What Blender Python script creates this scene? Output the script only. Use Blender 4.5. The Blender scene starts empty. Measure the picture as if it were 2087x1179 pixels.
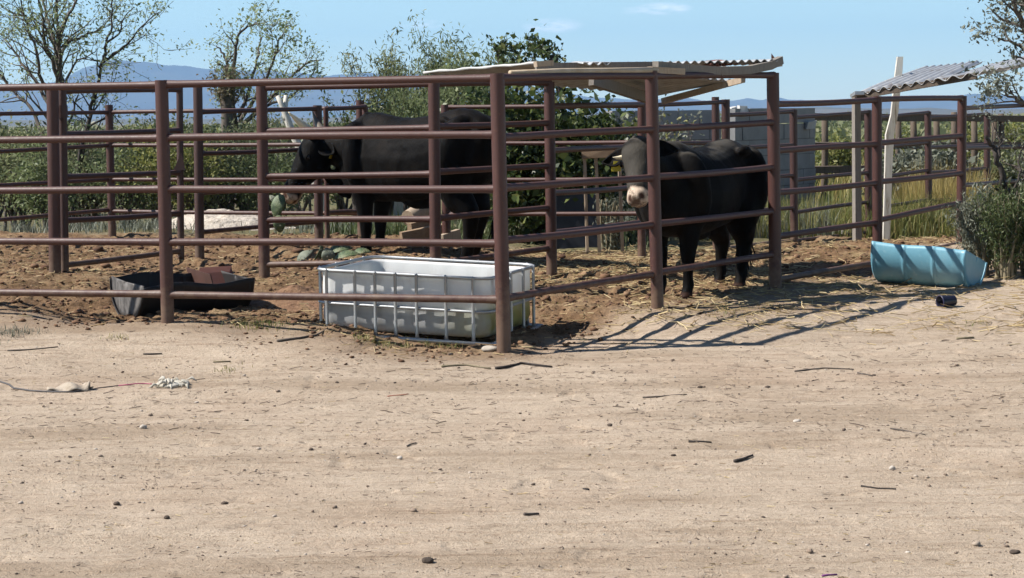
import bpy, bmesh, math, random
import numpy as np
from mathutils import Vector, Matrix

random.seed(7); rng = np.random.default_rng(7)
scene = bpy.context.scene
col = scene.collection
R = math.radians

# ------------------------------------------------------------------ camera
F, CX, CY = 4000.0, 1043.5, 589.5          # photo focal length and centre, in photo pixels
CAM = Vector((0.0, 0.0, 1.5))
pitch = math.atan((CY - 242.0) / F); roll = 0.0125
fwd = Vector((0, math.cos(pitch), -math.sin(pitch)))
r0 = Vector((1, 0, 0)); u0 = Vector((0, math.sin(pitch), math.cos(pitch)))
RT = r0 * math.cos(roll) - u0 * math.sin(roll)
UP = r0 * math.sin(roll) + u0 * math.cos(roll)
cam_d = bpy.data.cameras.new("camera"); cam = bpy.data.objects.new("camera", cam_d); col.objects.link(cam)
M = Matrix((RT, UP, -fwd)).transposed().to_4x4(); M.translation = CAM
cam.matrix_world = M
cam_d.sensor_fit = 'HORIZONTAL'; cam_d.sensor_width = 36.0; cam_d.lens = 36.0 * F / 2087.0
cam_d.clip_start = 0.1; cam_d.clip_end = 30000
scene.camera = cam

def P(u, v, Y):
    """the point at world distance Y that the photo shows at (u, v)"""
    d = fwd + RT * ((u - CX) / F) - UP * ((v - CY) / F)
    return CAM + d * (Y / d.y)

# ------------------------------------------------------------------ light
SUN_EL, SUN_AZ = 46.5, 265.0               # azimuth clockwise from +Y (the view direction)
world = bpy.data.worlds.new("World"); scene.world = world; world.use_nodes = True
wn = world.node_tree.nodes; wl = world.node_tree.links
bg = wn["Background"]; sky = wn.new("ShaderNodeTexSky"); sky.sky_type = 'NISHITA'
sky.sun_disc = False; sky.sun_elevation = R(SUN_EL); sky.sun_rotation = R(SUN_AZ)
sky.altitude = 300; sky.air_density = 1.0; sky.dust_density = 0.2; sky.ozone_density = 2.0
bg.inputs["Strength"].default_value = 0.052
tc = wn.new("ShaderNodeTexCoord")
def wmath(op, a, b=None):
    n = wn.new("ShaderNodeMath"); n.operation = op
    for i, s in enumerate((a, b)):
        if s is None: continue
        if isinstance(s, (int, float)): n.inputs[i].default_value = s
        else: wl.new(s, n.inputs[i])
    return n.outputs[0]
def wdot(vec):
    n = wn.new("ShaderNodeVectorMath"); n.operation = 'DOT_PRODUCT'
    wl.new(tc.outputs["Generated"], n.inputs[0]); n.inputs[1].default_value = vec
    return n.outputs["Value"]
cn = wn.new("ShaderNodeTexNoise"); cn.inputs["Scale"].default_value = 260; cn.inputs["Detail"].default_value = 6
cn.inputs["Roughness"].default_value = 0.65
cmap = wn.new("ShaderNodeMapping"); cmap.inputs["Scale"].default_value = (0.35, 1, 1.4)
wl.new(tc.outputs["Generated"], cmap.inputs[0]); wl.new(cmap.outputs[0], cn.inputs["Vector"])
total = None
for (u, v, hw, hh, k) in ((1125, 53, 66, 17, .95), (860, 51, 52, 12, .75), (1352, 18, 62, 14, .9), (1290, 22, 34, 9, .4)):
    d = (P(u, v, 1000) - CAM).normalized()
    rx = Vector((1, 0, 0)); ux = d.cross(rx).normalized() * -1
    a = wmath('MULTIPLY', wmath('SUBTRACT', wdot(rx), d.dot(rx)), F / hw)
    b = wmath('MULTIPLY', wmath('SUBTRACT', wdot(ux), d.dot(ux)), F / hh)
    rr = wmath('ADD', wmath('MULTIPLY', a, a), wmath('MULTIPLY', b, b))
    w = wmath('MULTIPLY', wmath('MAXIMUM', wmath('SUBTRACT', 1.0, rr), 0.0), k)
    total = w if total is None else wmath('ADD', total, w)
cl = wmath('MULTIPLY', total, wmath('MULTIPLY', wmath('MAXIMUM', wmath('SUBTRACT', cn.outputs[0], .36), 0.0), 3.6))
cl = wmath('MINIMUM', cl, 0.75)
mx = wn.new("ShaderNodeMix"); mx.data_type = 'RGBA'
# the clear desert sky is brighter towards the horizon than overhead
sep = wn.new("ShaderNodeSeparateXYZ"); wl.new(tc.outputs["Generated"], sep.inputs[0])
hr = wn.new("ShaderNodeMapRange"); hr.inputs[1].default_value = 0.0; hr.inputs[2].default_value = .45; hr.inputs[3].default_value = 1.0; hr.inputs[4].default_value = 0.0
wl.new(sep.outputs[2], hr.inputs[0])
gm = wn.new("ShaderNodeMix"); gm.data_type = 'RGBA'; wl.new(wmath('POWER', hr.outputs[0], 2.0), gm.inputs["Factor"])
gm.inputs["A"].default_value = (.8, .85, .95, 1); gm.inputs["B"].default_value = (1.75, 1.95, 1.95, 1)
sm_ = wn.new("ShaderNodeMix"); sm_.data_type = 'RGBA'; sm_.blend_type = 'MULTIPLY'; sm_.inputs["Factor"].default_value = 1.0
wl.new(sky.outputs[0], sm_.inputs["A"]); wl.new(gm.outputs["Result"], sm_.inputs["B"])
wl.new(cl, mx.inputs["Factor"]); wl.new(sm_.outputs["Result"], mx.inputs["A"]); mx.inputs["B"].default_value = (15, 15.5, 16, 1)
wl.new(mx.outputs["Result"], bg.inputs["Color"])

sl = bpy.data.lights.new("sun", 'SUN'); sun = bpy.data.objects.new("sun", sl); col.objects.link(sun)
sl.energy = 5.0; sl.angle = R(0.53); sl.color = (1.0, 0.955, 0.89)
sd = Vector((math.sin(R(SUN_AZ)) * math.cos(R(SUN_EL)), math.cos(R(SUN_AZ)) * math.cos(R(SUN_EL)), math.sin(R(SUN_EL))))
sun.rotation_euler = sd.to_track_quat('Z', 'Y').to_euler()
scene.view_settings.view_transform = 'Standard'; scene.view_settings.look = 'None'
scene.view_settings.exposure = 0.95; scene.view_settings.gamma = 1.0
scene.render.engine = 'CYCLES'
cy = scene.cycles
cy.use_denoising = True; cy.max_bounces = 6; cy.diffuse_bounces = 3; cy.glossy_bounces = 2
cy.transmission_bounces = 4; cy.transparent_max_bounces = 8; cy.volume_bounces = 0
cy.use_adaptive_sampling = True; cy.adaptive_threshold = 0.02

# ------------------------------------------------------------------ helpers
class MB:
    """collects shapes, then links them as ONE mesh object"""
    def __init__(s): s.v = []; s.f = []; s.smooth = True
    def tube(s, pts, rad, n=10, cap=True, sx=1.0):
        pts = [Vector(p) for p in pts]
        if not hasattr(rad, '__len__'): rad = [rad] * len(pts)
        b = len(s.v); prev = None
        for i, p in enumerate(pts):
            t = (pts[min(i + 1, len(pts) - 1)] - pts[max(i - 1, 0)])
            if t.length < 1e-9: t = Vector((0, 0, 1))
            t.normalize()
            if prev is None:
                ref = Vector((0, 0, 1)) if abs(t.z) < .9 else Vector((1, 0, 0))
                a = t.cross(ref).normalized()
            else:
                a = (prev - t * prev.dot(t)).normalized()
            prev = a; c = t.cross(a)
            for k in range(n):
                an = 2 * math.pi * k / n
                s.v.append(p + a * (math.cos(an) * rad[i]) + c * (math.sin(an) * rad[i] * sx))
        for i in range(len(pts) - 1):
            for k in range(n):
                k2 = (k + 1) % n
                s.f.append((b + i * n + k, b + i * n + k2, b + (i + 1) * n + k2, b + (i + 1) * n + k))
        if cap:
            s.f.append(tuple(b + k for k in reversed(range(n))))
            e = b + (len(pts) - 1) * n
            s.f.append(tuple(e + k for k in range(n)))
        return s
    def loft(s, rings, cap=True):
        b = len(s.v); n = len(rings[0])
        for r in rings: s.v.extend(Vector(p) for p in r)
        for i in range(len(rings) - 1):
            for k in range(n):
                k2 = (k + 1) % n
                s.f.append((b + i * n + k, b + i * n + k2, b + (i + 1) * n + k2, b + (i + 1) * n + k))
        if cap:
            s.f.append(tuple(b + k for k in reversed(range(n))))
            e = b + (len(rings) - 1) * n
            s.f.append(tuple(e + k for k in range(n)))
        return s
    def grid(s, fn, nu, nv):
        b = len(s.v)
        for j in range(nv + 1):
            for i in range(nu + 1): s.v.append(Vector(fn(i / nu, j / nv)))
        for j in range(nv):
            for i in range(nu):
                a = b + j * (nu + 1) + i
                s.f.append((a, a + 1, a + nu + 2, a + nu + 1))
        return s
    def box(s, c, ax, ay, az, jit=0.0):
        """box with centre c and half-axis vectors"""
        b = len(s.v); c = Vector(c); ax, ay, az = Vector(ax), Vector(ay), Vector(az)
        for i in (-1, 1):
            for j in (-1, 1):
                for k in (-1, 1):
                    s.v.append(c + ax * i + ay * j + az * k + Vector((random.uniform(-jit, jit) for _ in range(3))))
        s.f += [(b, b+1, b+3, b+2), (b+4, b+6, b+7, b+5), (b, b+4, b+5, b+1), (b+2, b+3, b+7, b+6), (b, b+2, b+6, b+4), (b+1, b+5, b+7, b+3)]
        return s
    def beam(s, p, q, w, h, jit=0.0):
        p, q = Vector(p), Vector(q); t = (q - p)
        ref = Vector((0, 0, 1)) if abs(t.normalized().z) < .9 else Vector((0, 1, 0))
        a = t.cross(ref).normalized(); b = a.cross(t).normalized()
        return s.box((p + q) / 2, t / 2, a * (w / 2), b * (h / 2), jit)
    def blob(s, c, rx, ry, rz, seed=0, rough=.2, nu=9, nv=6):
        rr = random.Random(seed); rings = []
        ph = [rr.uniform(0, 6.28) for _ in range(6)]
        for j in range(nv + 1):
            th = math.pi * (0.02 + .96 * j / nv); ring = []
            for i in range(nu):
                fi = 2 * math.pi * i / nu
                k = 1 + rough * (math.sin(2 * fi + ph[0]) * math.sin(th * 2 + ph[1]) + .6 * math.sin(3 * fi + ph[2] + th) + .5 * math.cos(5 * fi + ph[3] - 2 * th))
                ring.append((c[0] + rx * k * math.sin(th) * math.cos(fi), c[1] + ry * k * math.sin(th) * math.sin(fi), c[2] - rz * k * math.cos(th)))
            rings.append(ring)
        return s.loft(rings)
    def build(s, name, mat, parent=None, smooth=None, auto=None):
        off = parent_loc(parent) if parent is not None else Vector((0, 0, 0))
        me = bpy.data.meshes.new(name)
        me.from_pydata([tuple(p - off) for p in s.v], [], s.f)
        return finish(name, me, mat, parent, s.smooth if smooth is None else smooth, auto)

def parent_loc(o):
    l = Vector((0, 0, 0))
    while o is not None: l += o.location; o = o.parent
    return l
def finish(name, me, mat, parent=None, smooth=True, auto=None):
    if smooth:
        me.polygons.foreach_set('use_smooth', [True] * len(me.polygons))
        if auto: me.set_sharp_from_angle(angle=R(auto))
    me.update()
    if mat is not None: me.materials.append(mat)
    o = bpy.data.objects.new(name, me); col.objects.link(o)
    if parent is not None: o.parent = parent
    return o
def npmesh(name, V, Fq, mat, parent=None, smooth=False, attrs=None):
    """mesh from numpy arrays (all faces with the same number of corners)"""
    off = np.array(parent_loc(parent)) if parent is not None else np.zeros(3)
    me = bpy.data.meshes.new(name); V = np.asarray(V, dtype=np.float64) - off
    n, k = Fq.shape
    me.vertices.add(len(V)); me.vertices.foreach_set('co', V.astype(np.float32).ravel())
    me.loops.add(n * k); me.loops.foreach_set('vertex_index', Fq.astype(np.int32).ravel())
    me.polygons.add(n); me.polygons.foreach_set('loop_start', np.arange(0, n * k, k, dtype=np.int32))
    me.update(calc_edges=True)
    for (an, dom, arr) in attrs or ():
        a = me.attributes.new(an, 'FLOAT', dom); a.data.foreach_set('value', np.asarray(arr, dtype=np.float32))
    return finish(name, me, mat, parent, smooth)
def thing(name, loc, label, cat, group=None):
    o = bpy.data.objects.new(name, None); col.objects.link(o); o.location = loc; o.empty_display_size = .2
    return tag(o, label, cat, group)
def tag(o, label=None, cat=None, group=None, kind=None):
    if label: o['label'] = label
    if cat: o['category'] = cat
    if group: o['group'] = group
    if kind: o['kind'] = kind
    return o

# numpy value noise
def vnoise(x, y, seed=0):
    xi = np.floor(x).astype(np.int64); yi = np.floor(y).astype(np.int64); xf = x - xi; yf = y - yi
    def h(a, b):
        n = (a * 374761393 + b * 668265263 + seed * 1442695041) & 0xFFFFFFFF
        n = ((n ^ (n >> 13)) * 1274126177) & 0xFFFFFFFF
        return ((n ^ (n >> 16)) & 0xFFFF) / 65535.0
    u = xf * xf * (3 - 2 * xf); v = yf * yf * (3 - 2 * yf)
    return (h(xi, yi) * (1 - u) + h(xi + 1, yi) * u) * (1 - v) + (h(xi, yi + 1) * (1 - u) + h(xi + 1, yi + 1) * u) * v
def fbm(x, y, sc, oct=4, seed=0, gain=.5):
    t = 0; a = 1; s = 0
    for i in range(oct):
        t = t + a * vnoise(x * sc, y * sc, seed + i * 17); s += a; a *= gain; sc *= 2.03
    return t / s
def sstep(a, b, x):
    t = np.clip((x - a) / (b - a), 0, 1); return t * t * (3 - 2 * t)

# ------------------------------------------------------------------ materials
def newmat(name):
    m = bpy.data.materials.new(name); m.use_nodes = True
    return m, m.node_tree.nodes, m.node_tree.links, m.node_tree.nodes["Principled BSDF"]
AL = .70                                   # overall albedo level of the painted and earthy materials
def ramp(n, l, src, stops, k=None):
    k = AL if k is None else k
    r = n.new("ShaderNodeValToRGB"); e = r.color_ramp.elements
    while len(e) < len(stops): e.new(.5)
    for i, (p, c) in enumerate(stops):
        e[i].position = p; e[i].color = (*(min(1, x * k) for x in c), 1)
    l.new(src, r.inputs[0]); return r.outputs[0]
def tex(n, l, scale, detail=5, rough=.6, stretch=None, coord="Object"):
    t = n.new("ShaderNodeTexCoord"); x = n.new("ShaderNodeTexNoise")
    x.inputs["Scale"].default_value = scale; x.inputs["Detail"].default_value = detail; x.inputs["Roughness"].default_value = rough
    mp = n.new("ShaderNodeMapping")
    if stretch: mp.inputs["Scale"].default_value = stretch
    l.new(t.outputs[coord], mp.inputs[0]); l.new(mp.outputs[0], x.inputs["Vector"])
    return x.outputs[0]
def mixc(n, l, fac, a, b, mode='MIX'):
    m = n.new("ShaderNodeMix"); m.data_type = 'RGBA'; m.blend_type = mode
    for s, k in ((fac, "Factor"), (a, "A"), (b, "B")):
        if isinstance(s, tuple): m.inputs[k].default_value = (*s, 1)
        elif isinstance(s, (int, float)): m.inputs[k].default_value = s
        else: l.new(s, m.inputs[k])
    return m.outputs["Result"]
def mth(n, l, op, a, b=0.0, clamp=False):
    m = n.new("ShaderNodeMath"); m.operation = op; m.use_clamp = clamp
    for i, s in enumerate((a, b)):
        if isinstance(s, (int, float)): m.inputs[i].default_value = s
        else: l.new(s, m.inputs[i])
    return m.outputs[0]
def bump(n, l, b, h, dist, strength=1.0, prev=None):
    x = n.new("ShaderNodeBump"); x.inputs["Distance"].default_value = dist; x.inputs["Strength"].default_value = strength
    l.new(h, x.inputs["Height"])
    if prev is not None: l.new(prev, x.inputs["Normal"])
    if b is not None: l.new(x.outputs[0], b.inputs["Normal"])
    return x.outputs[0]
def attr(n, name):
    a = n.new("ShaderNodeAttribute"); a.attribute_name = name; return a.outputs["Fac"]

def noisy(name, stops, scale, rough=.7, bscale=None, bdist=0.0, stretch=None, spec=.4, metal=0.0, detail=6, k=None):
    m, n, l, b = newmat(name)
    c = ramp(n, l, tex(n, l, scale, detail, .62, stretch), stops, k)
    l.new(c, b.inputs["Base Color"]); b.inputs["Roughness"].default_value = rough
    b.inputs["Specular IOR Level"].default_value = spec; b.inputs["Metallic"].default_value = metal
    if bscale: bump(n, l, b, tex(n, l, bscale, 5, .6, stretch), bdist)
    return m
def leafmat(name, stops, trans=.42, rough=.55):
    m, n, l, b = newmat(name)
    c = ramp(n, l, attr(n, "rnd"), stops)
    l.new(c, b.inputs["Base Color"]); b.inputs["Roughness"].default_value = rough; b.inputs["Specular IOR Level"].default_value = .3
    t = n.new("ShaderNodeBsdfTranslucent"); l.new(c, t.inputs["Color"])
    mx = n.new("ShaderNodeMixShader"); mx.inputs[0].default_value = trans
    l.new(b.outputs[0], mx.inputs[1]); l.new(t.outputs[0], mx.inputs[2])
    l.new(mx.outputs[0], n["Material Output"].inputs["Surface"])
    return m

def pipe_material(name, base, rust, lit_dust):
    m, n, l, b = newmat(name)
    a = tex(n, l, 3.0, 6, .6); a2 = tex(n, l, 38, 5, .7)
    c = mixc(n, l, mth(n, l, 'MULTIPLY', a, .9), base, tuple(x * 1.45 for x in base))
    f = n.new("ShaderNodeMapRange"); f.inputs[1].default_value = .56; f.inputs[2].default_value = .72
    l.new(a2, f.inputs[0])
    c = mixc(n, l, mth(n, l, 'MULTIPLY', f.outputs[0], .55), c, rust)
    ch = n.new("ShaderNodeMapRange"); ch.inputs[1].default_value = .70; ch.inputs[2].default_value = .73; ch.inputs[4].default_value = .45
    l.new(tex(n, l, 11, 7, .72, (1, 1, 1)), ch.inputs[0]); c = mixc(n, l, ch.outputs[0], c, (.20, .14, .12))   # chipped paint
    g = n.new("ShaderNodeNewGeometry"); sx = n.new("ShaderNodeSeparateXYZ"); l.new(g.outputs["Normal"], sx.inputs[0])
    up = n.new("ShaderNodeMapRange"); up.inputs[1].default_value = .55; up.inputs[2].default_value = 1.0; up.inputs[4].default_value = .34
    l.new(sx.outputs[2], up.inputs[0])
    c = mixc(n, l, up.outputs[0], c, lit_dust)      # sunlit highlight painted as a paler colour along the pipe's upper side
    to = n.new("ShaderNodeTexCoord"); sz = n.new("ShaderNodeSeparateXYZ"); l.new(to.outputs["Object"], sz.inputs[0])
    mud = n.new("ShaderNodeMapRange"); mud.inputs[1].default_value = .30; mud.inputs[2].default_value = .02; l.new(mth(n, l, 'ADD', sz.outputs[2], mth(n, l, 'MULTIPLY', mth(n, l, 'SUBTRACT', tex(n, l, 13, 7, .7), .5), .9)), mud.inputs[0])
    c = mixc(n, l, mth(n, l, 'MULTIPLY', mud.outputs[0], .55), c, (.17, .115, .075))   # dried mud splashed on the lower pipe
    l.new(c, b.inputs["Base Color"])
    rr = n.new("ShaderNodeMapRange"); rr.inputs[3].default_value = .38; rr.inputs[4].default_value = .7; l.new(a2, rr.inputs[0])
    l.new(rr.outputs[0], b.inputs["Roughness"]); b.inputs["Specular IOR Level"].default_value = .45
    bump(n, l, b, a2, .0012)
    return m
PIPE = pipe_material("painted_pipe", (.046, .0165, .0130), (.115, .044, .024), (.12, .074, .057))
PIPE_DARK = pipe_material("dull_pipe", (.040, .0175, .0150), (.09, .04, .024), (.10, .066, .052))
WOODPALE = noisy("pale_wood", [(.3, (.36, .27, .19)), (.55, (.52, .41, .30)), (.75, (.30, .22, .16))], 5, .8, 40, .002, (14, 14, 1.2))
WOODGREY = noisy("grey_wood", [(.3, (.20, .175, .15)), (.55, (.30, .265, .23)), (.75, (.15, .13, .11))], 5, .85, 40, .002, (14, 14, 1.2))
WHITEWASH = noisy("whitewashed_wood", [(.34, (.33, .27, .2)), (.45, (.7, .66, .58)), (.7, (.78, .75, .69))], 7, .8, 40, .003, (9, 9, .6), k=.72)
GALV = noisy("galvanised_steel", [(.3, (.50, .52, .54)), (.6, (.62, .63, .64)), (.8, (.40, .41, .42))], 16, .42, 60, .0006, None, .5, .55, k=.62)
# ------------------------------------------------------------------ terrain
_cp = []
for (u, v, Y) in ((1028, 722, 12.4), (342, 658, 13.16), (1341, 628, 13.87), (1581, 588, 15.31), (1787, 565, 16.77),
                  (1961, 497, 18.2), (110, 566, 15.8), (538, 570, 15.6), (1121, 565, 16.3), (405, 531, 17.7), (1308, 528, 18.5),
                  (658, 495, 18.9), (225, 480, 21.0), (1618, 496, 20.9), (1770, 488, 22.3), (1892, 478, 23.7), (0, 560, 15.6), (0, 640, 13.6),
                  (670, 655, 13.35), (1084, 676, 13.4), (990, 712, 12.6), (1385, 607, 14.8), (1545, 585, 15.7), (235, 655, 13.75), (330, 648, 13.8), (430, 640, 14.0), (1850, 590, 15.6), (2030, 590, 15.4)):
    p = P(u, v, Y); _cp.append((p.x, p.y, p.z))
for yy in (-4, 0, 4, 7, 9, 10.5, 11.6):
    for xx in (-7, -4.5, -2.2, 0, 2.2, 4.5, 7): _cp.append((xx, yy, 0.0))
for xx in (3, 5, 8): _cp.append((xx, 12.8, 0.02))
for xx in (-12, -7, 0, 7, 12):
    _cp += [(xx, 27, .08), (xx, 33, 0.0), (xx, 42, 0.0)]
_cp = np.array(_cp)
def gz(x, y):
    x = np.asarray(x, dtype=float); y = np.asarray(y, dtype=float)
    num = np.zeros(np.broadcast(x, y).shape); den = num.copy()
    for (a, b, c) in _cp:
        w = 1.0 / ((x - a) ** 2 + (y - b) ** 2 + .05) ** 1.8
        num += w * c; den += w
    z = num / den
    return z * (1 - sstep(36, 48, y))
def g(x, y): return float(gz(np.array([x]), np.array([y]))[0])
def G(u, v, Y0=None):
    """where the ground is seen at (u, v)"""
    lo, hi = 3.0, 60.0
    for _ in range(40):
        m = (lo + hi) / 2; p = P(u, v, m)
        if p.z > g(p.x, p.y): lo = m
        else: hi = m
    p = P(u, v, lo); return Vector((p.x, p.y, g(p.x, p.y)))

def yfront(x): return np.where(x < -.08, 12.4 - .338 * (x + .08), 12.4 + 1.365 * (x + .08))
def yback(x): return np.where(x < 1.3, 18.9 + (1.3 - x) * .45, 18.9 + (x - 1.3) * 1.35)
def masks(x, y):
    w = fbm(x, y, 1.3, 4, 3) - .5; w2 = fbm(x, y, .5, 3, 9) - .5
    e = y - yfront(x) + .35 * np.maximum(0, -x * .5)
    straw = sstep(-1.0, .1, y - yfront(x) + 1.3 * w + 1.1 * sstep(.6, 2.0, x)) * (1 - sstep(16.5, 18, y) * sstep(3.2, 4.2, x))
    pen = sstep(-.30, .50, y - yfront(x) + .9 * w + .5 * w2 - .25 * sstep(1.5, 3, x))
    field = sstep(-.3, .5, y - yback(x) + 1.2 * w)
    return pen * (1 - field), straw * (1 - field), field

def micro(x, y, pen, field):
    track = fbm(x * .22 + .12 * fbm(x, y, .8, 2, 90), y, 3.2, 3, 21) - .5
    z = .020 * track * (1 - pen) + .010 * (fbm(x, y, 7, 3, 31) - .5) * (1 - pen)
    z = z + .005 * (fbm(x, y, 26, 2, 41) - .5)
    for (y0, sl, w_) in ((6.9, .03, .13), (8.35, .03, .13), (9.0, -.04, .12), (10.45, -.04, .12)):
        d = (y - y0 - sl * x - .05 * np.sin(x * .9 + y0)) / w_
        z = z - (1 - pen) * (.014 * np.exp(-d * d) - .007 * np.exp(-(np.abs(d) - 1.9) ** 2 / .3)) * (.5 + fbm(x, y, .7, 2, 33))
    hp = vnoise(x * 6.5 + 2 * vnoise(x * 2, y * 2, 5), y * 6.5, 81); z = z - (1 - pen) * .010 * sstep(.80, .92, hp)
    lump = fbm(x, y, 2.6, 3, 51) - .5
    ridge = 1 - np.abs(2 * fbm(x + .3 * lump, y, 5.5, 3, 61) - 1)
    fine = fbm(x, y, 17, 3, 71) - .5
    return z + pen * (.10 * lump + .055 * (ridge - .6) + .042 * fine) + field * .05 * lump

def build_ground():
    ys = [-60, -30, -12, -5, 0, 2.5, 4]
    y = 5.0
    while y < 26: ys.append(y); y += .0125 * (y / 7) ** 1.15
    while y < 8550: ys.append(y); y *= 1.06
    ys.append(8560)
    ys = np.array(ys); nc = 620
    t = np.linspace(-1, 1, nc); t = np.sign(t) * (np.abs(t) * .88 + .12 * np.abs(t) ** 7)
    half = np.where(ys < 4, 30, .36 * np.maximum(ys, 0) + 2.2 + 2.2 * np.maximum(ys - 40, 0))
    half = np.where(ys < 4, np.maximum(30 * (4 - ys) / 34, 3.8), half)
    X = t[None, :] * half[:, None]; Y = np.repeat(ys[:, None], nc, 1)
    x, y = X.ravel(), Y.ravel()
    pen, straw, field = masks(x, y)
    near = 1 - sstep(26, 34, y)
    z = gz(x, y) + micro(x, y, pen, field) * near
    V = np.stack([x, y, z], 1); nr = len(ys)
    a = (np.arange(nr - 1)[:, None] * nc + np.arange(nc - 1)[None, :]).ravel()
    Fq = np.stack([a, a + 1, a + nc + 1, a + nc], 1)
    m, n, l, b = newmat("dirt")
    pa, sa, fa = attr(n, "pen"), attr(n, "straw"), attr(n, "field")
    s1 = tex(n, l, .9, 6, .62, (.55, 1.5, 1)); s2 = tex(n, l, 6, 6, .65, (.6, 1.6, 1)); s3 = tex(n, l, 45, 4, .7, (.8, 1.2, 1)); s4 = tex(n, l, 160, 3, .7)
    tan = ramp(n, l, s1, [(.28, (.46, .36, .265)), (.42, (.68, .545, .412)), (.54, (.81, .665, .518)), (.68, (.56, .44, .325))])
    t2 = ramp(n, l, s2, [(.30, (.40, .31, .225)), (.42, (.68, .545, .412)), (.62, (.82, .675, .523))])
    tan = mixc(n, l, .55, tan, t2)
    t3 = ramp(n, l, s3, [(.30, (.56, .5, .45)), (.44, (.93, .92, .90)), (.6, (1, 1, 1)), (.74, (.83, .78, .74))], 1)
    tan = mixc(n, l, .75, tan, t3, 'MULTIPLY')
    sp = ramp(n, l, s4, [(.34, (.50, .44, .39)), (.46, (1, 1, 1))], 1)
    tan = mixc(n, l, .7, tan, sp, 'MULTIPLY')
    q1 = tex(n, l, .75, 5, .6, (.5, 1.9, 1)); q2 = tex(n, l, 30, 5, .75, (.5, 1.4, 1))
    qf = n.new("ShaderNodeMapRange"); qf.inputs[1].default_value = .50; qf.inputs[2].default_value = .64; l.new(mth(n, l, 'ADD', q1, mth(n, l, 'MULTIPLY', mth(n, l, 'SUBTRACT', q2, .5), .34)), qf.inputs[0])
    tan = mixc(n, l, mth(n, l, 'MULTIPLY', qf.outputs[0], .62), tan, (.30, .225, .155))      # loose brown dirt lying on the packed yard
    q3 = tex(n, l, .5, 4, .55); qg = n.new("ShaderNodeMapRange"); qg.inputs[1].default_value = .5; qg.inputs[2].default_value = .7; l.new(q3, qg.inputs[0])
    tan = mixc(n, l, mth(n, l, 'MULTIPLY', qg.outputs[0], .35), tan, (.46, .33, .235))
    st = tex(n, l, 7, 6, .7, (.16, 2.2, 1)); sr = ramp(n, l, st, [(.30, (.52, .46, .41)), (.42, (.93, .91, .89)), (.52, (1, 1, 1)), (.66, (.90, .86, .83))], 1)
    tan = mixc(n, l, .7, tan, sr, 'MULTIPLY')
    p1 = tex(n, l, 3.2, 6, .65); p2 = tex(n, l, 22, 5, .7)
    man = ramp(n, l, p1, [(.3, (.20, .12, .066)), (.5, (.37, .235, .135)), (.66, (.54, .39, .235))])
    m2 = ramp(n, l, p2, [(.32, (.30, .26, .22)), (.5, (.72, .70, .68)), (.68, (1, .97, .9))], 1)
    man = mixc(n, l, .85, man, m2, 'MULTIPLY')
    mid = mixc(n, l, .58, tan, man)
    c = mixc(n, l, mth(n, l, 'MULTIPLY', sa, .92), tan, mid)
    c = mixc(n, l, pa, c, man)
    fld = ramp(n, l, tex(n, l, .35, 8, .7), [(.3, (.10, .11, .05)), (.5, (.22, .19, .10)), (.7, (.14, .15, .07))])
    c = mixc(n, l, fa, c, fld)
    l.new(c, b.inputs["Base Color"]); b.inputs["Roughness"].default_value = .95; b.inputs["Specular IOR Level"].default_value = .12
    h = bump(n, l, None, s3, .018, 1.0); bump(n, l, b, s4, .009, 1.0, h)
    o = npmesh("ground", V, Fq, m, None, True, [("pen", 'POINT', pen), ("straw", 'POINT', straw), ("field", 'POINT', field)])
    tag(o, "pale tan dirt yard turning to trampled brown manure inside the pens", "ground", kind='structure')
build_ground()

def surf(x, y):
    x = np.asarray(x, float); y = np.asarray(y, float)
    p, s, f = masks(x, y)
    return gz(x, y) + micro(x, y, p, f)

# mountains and low hills
def ridge(name, sky_, Y, depth, seed, mat, label, rough=.10):
    us = np.linspace(sky_[0][0], sky_[-1][0], 420); vs = np.interp(us, [a for a, _ in sky_], [b for _, b in sky_])
    nv = 30; V = []
    for j in range(nv + 1):
        s = j / nv
        for i, (u, v) in enumerate(zip(us, vs)):
            p = P(float(u), float(v), Y); top = max(p.z, 2.0)
            k = math.sin(math.pi * min(1, s * 1.0)) if s <= .5 else math.cos(math.pi * (s - .5))
            k = (2 * s) ** 1.3 if s <= .5 else (2 - 2 * s) ** 1.2
            yy = Y + (s - .5) * depth
            V.append((p.x * yy / Y, yy, top * k))
    V = np.array(V)
    n1 = fbm(V[:, 0], V[:, 1] * 2.0, 6 / depth, 6, seed) - .5
    rdg = 1 - np.abs(2 * fbm(V[:, 0], V[:, 1] * .5, 14 / depth, 5, seed + 5) - 1)
    amp = V[:, 2].copy()
    V[:, 2] = amp * (1 + rough * n1 * .6 + 2.2 * rough * (rdg - .75)) - 1.0
    nc = len(us); a = (np.arange(nv)[:, None] * nc + np.arange(nc - 1)[None, :]).ravel()
    o = npmesh(name, V, np.stack([a, a + 1, a + nc + 1, a + nc], 1), mat, None, True)
    tag(o, label, "mountains", kind='structure')
ROCK = noisy("desert_mountain", [(.35, (.16, .12, .09)), (.55, (.24, .19, .14)), (.7, (.12, .13, .08))], .004, .95, None, k=.42)
SCRUBLAND = noisy("desert_scrub", [(.35, (.08, .075, .045)), (.55, (.16, .13, .09)), (.7, (.06, .065, .035))], .012, .95, None)
ridge("mountains", [(-700, 205), (-300, 190), (0, 181), (60, 172), (110, 163), (160, 147), (200, 134), (235, 125), (262, 127), (300, 131), (345, 136), (420, 141), (520, 147), (640, 150),
                    (760, 152), (860, 155), (960, 162), (1060, 172), (1130, 186), (1200, 197), (1290, 203), (1350, 201), (1385, 197), (1430, 205), (1490, 206), (1525, 199), (1552, 204), (1574, 196),
                    (1605, 204), (1680, 206), (1760, 206), (1840, 202), (1930, 201), (1972, 192), (2010, 193), (2050, 195), (2087, 197), (2400, 205), (2800, 215)], 7200, 2600, 4, ROCK,
      "hazy blue mountain range along the horizon", .09)
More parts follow.
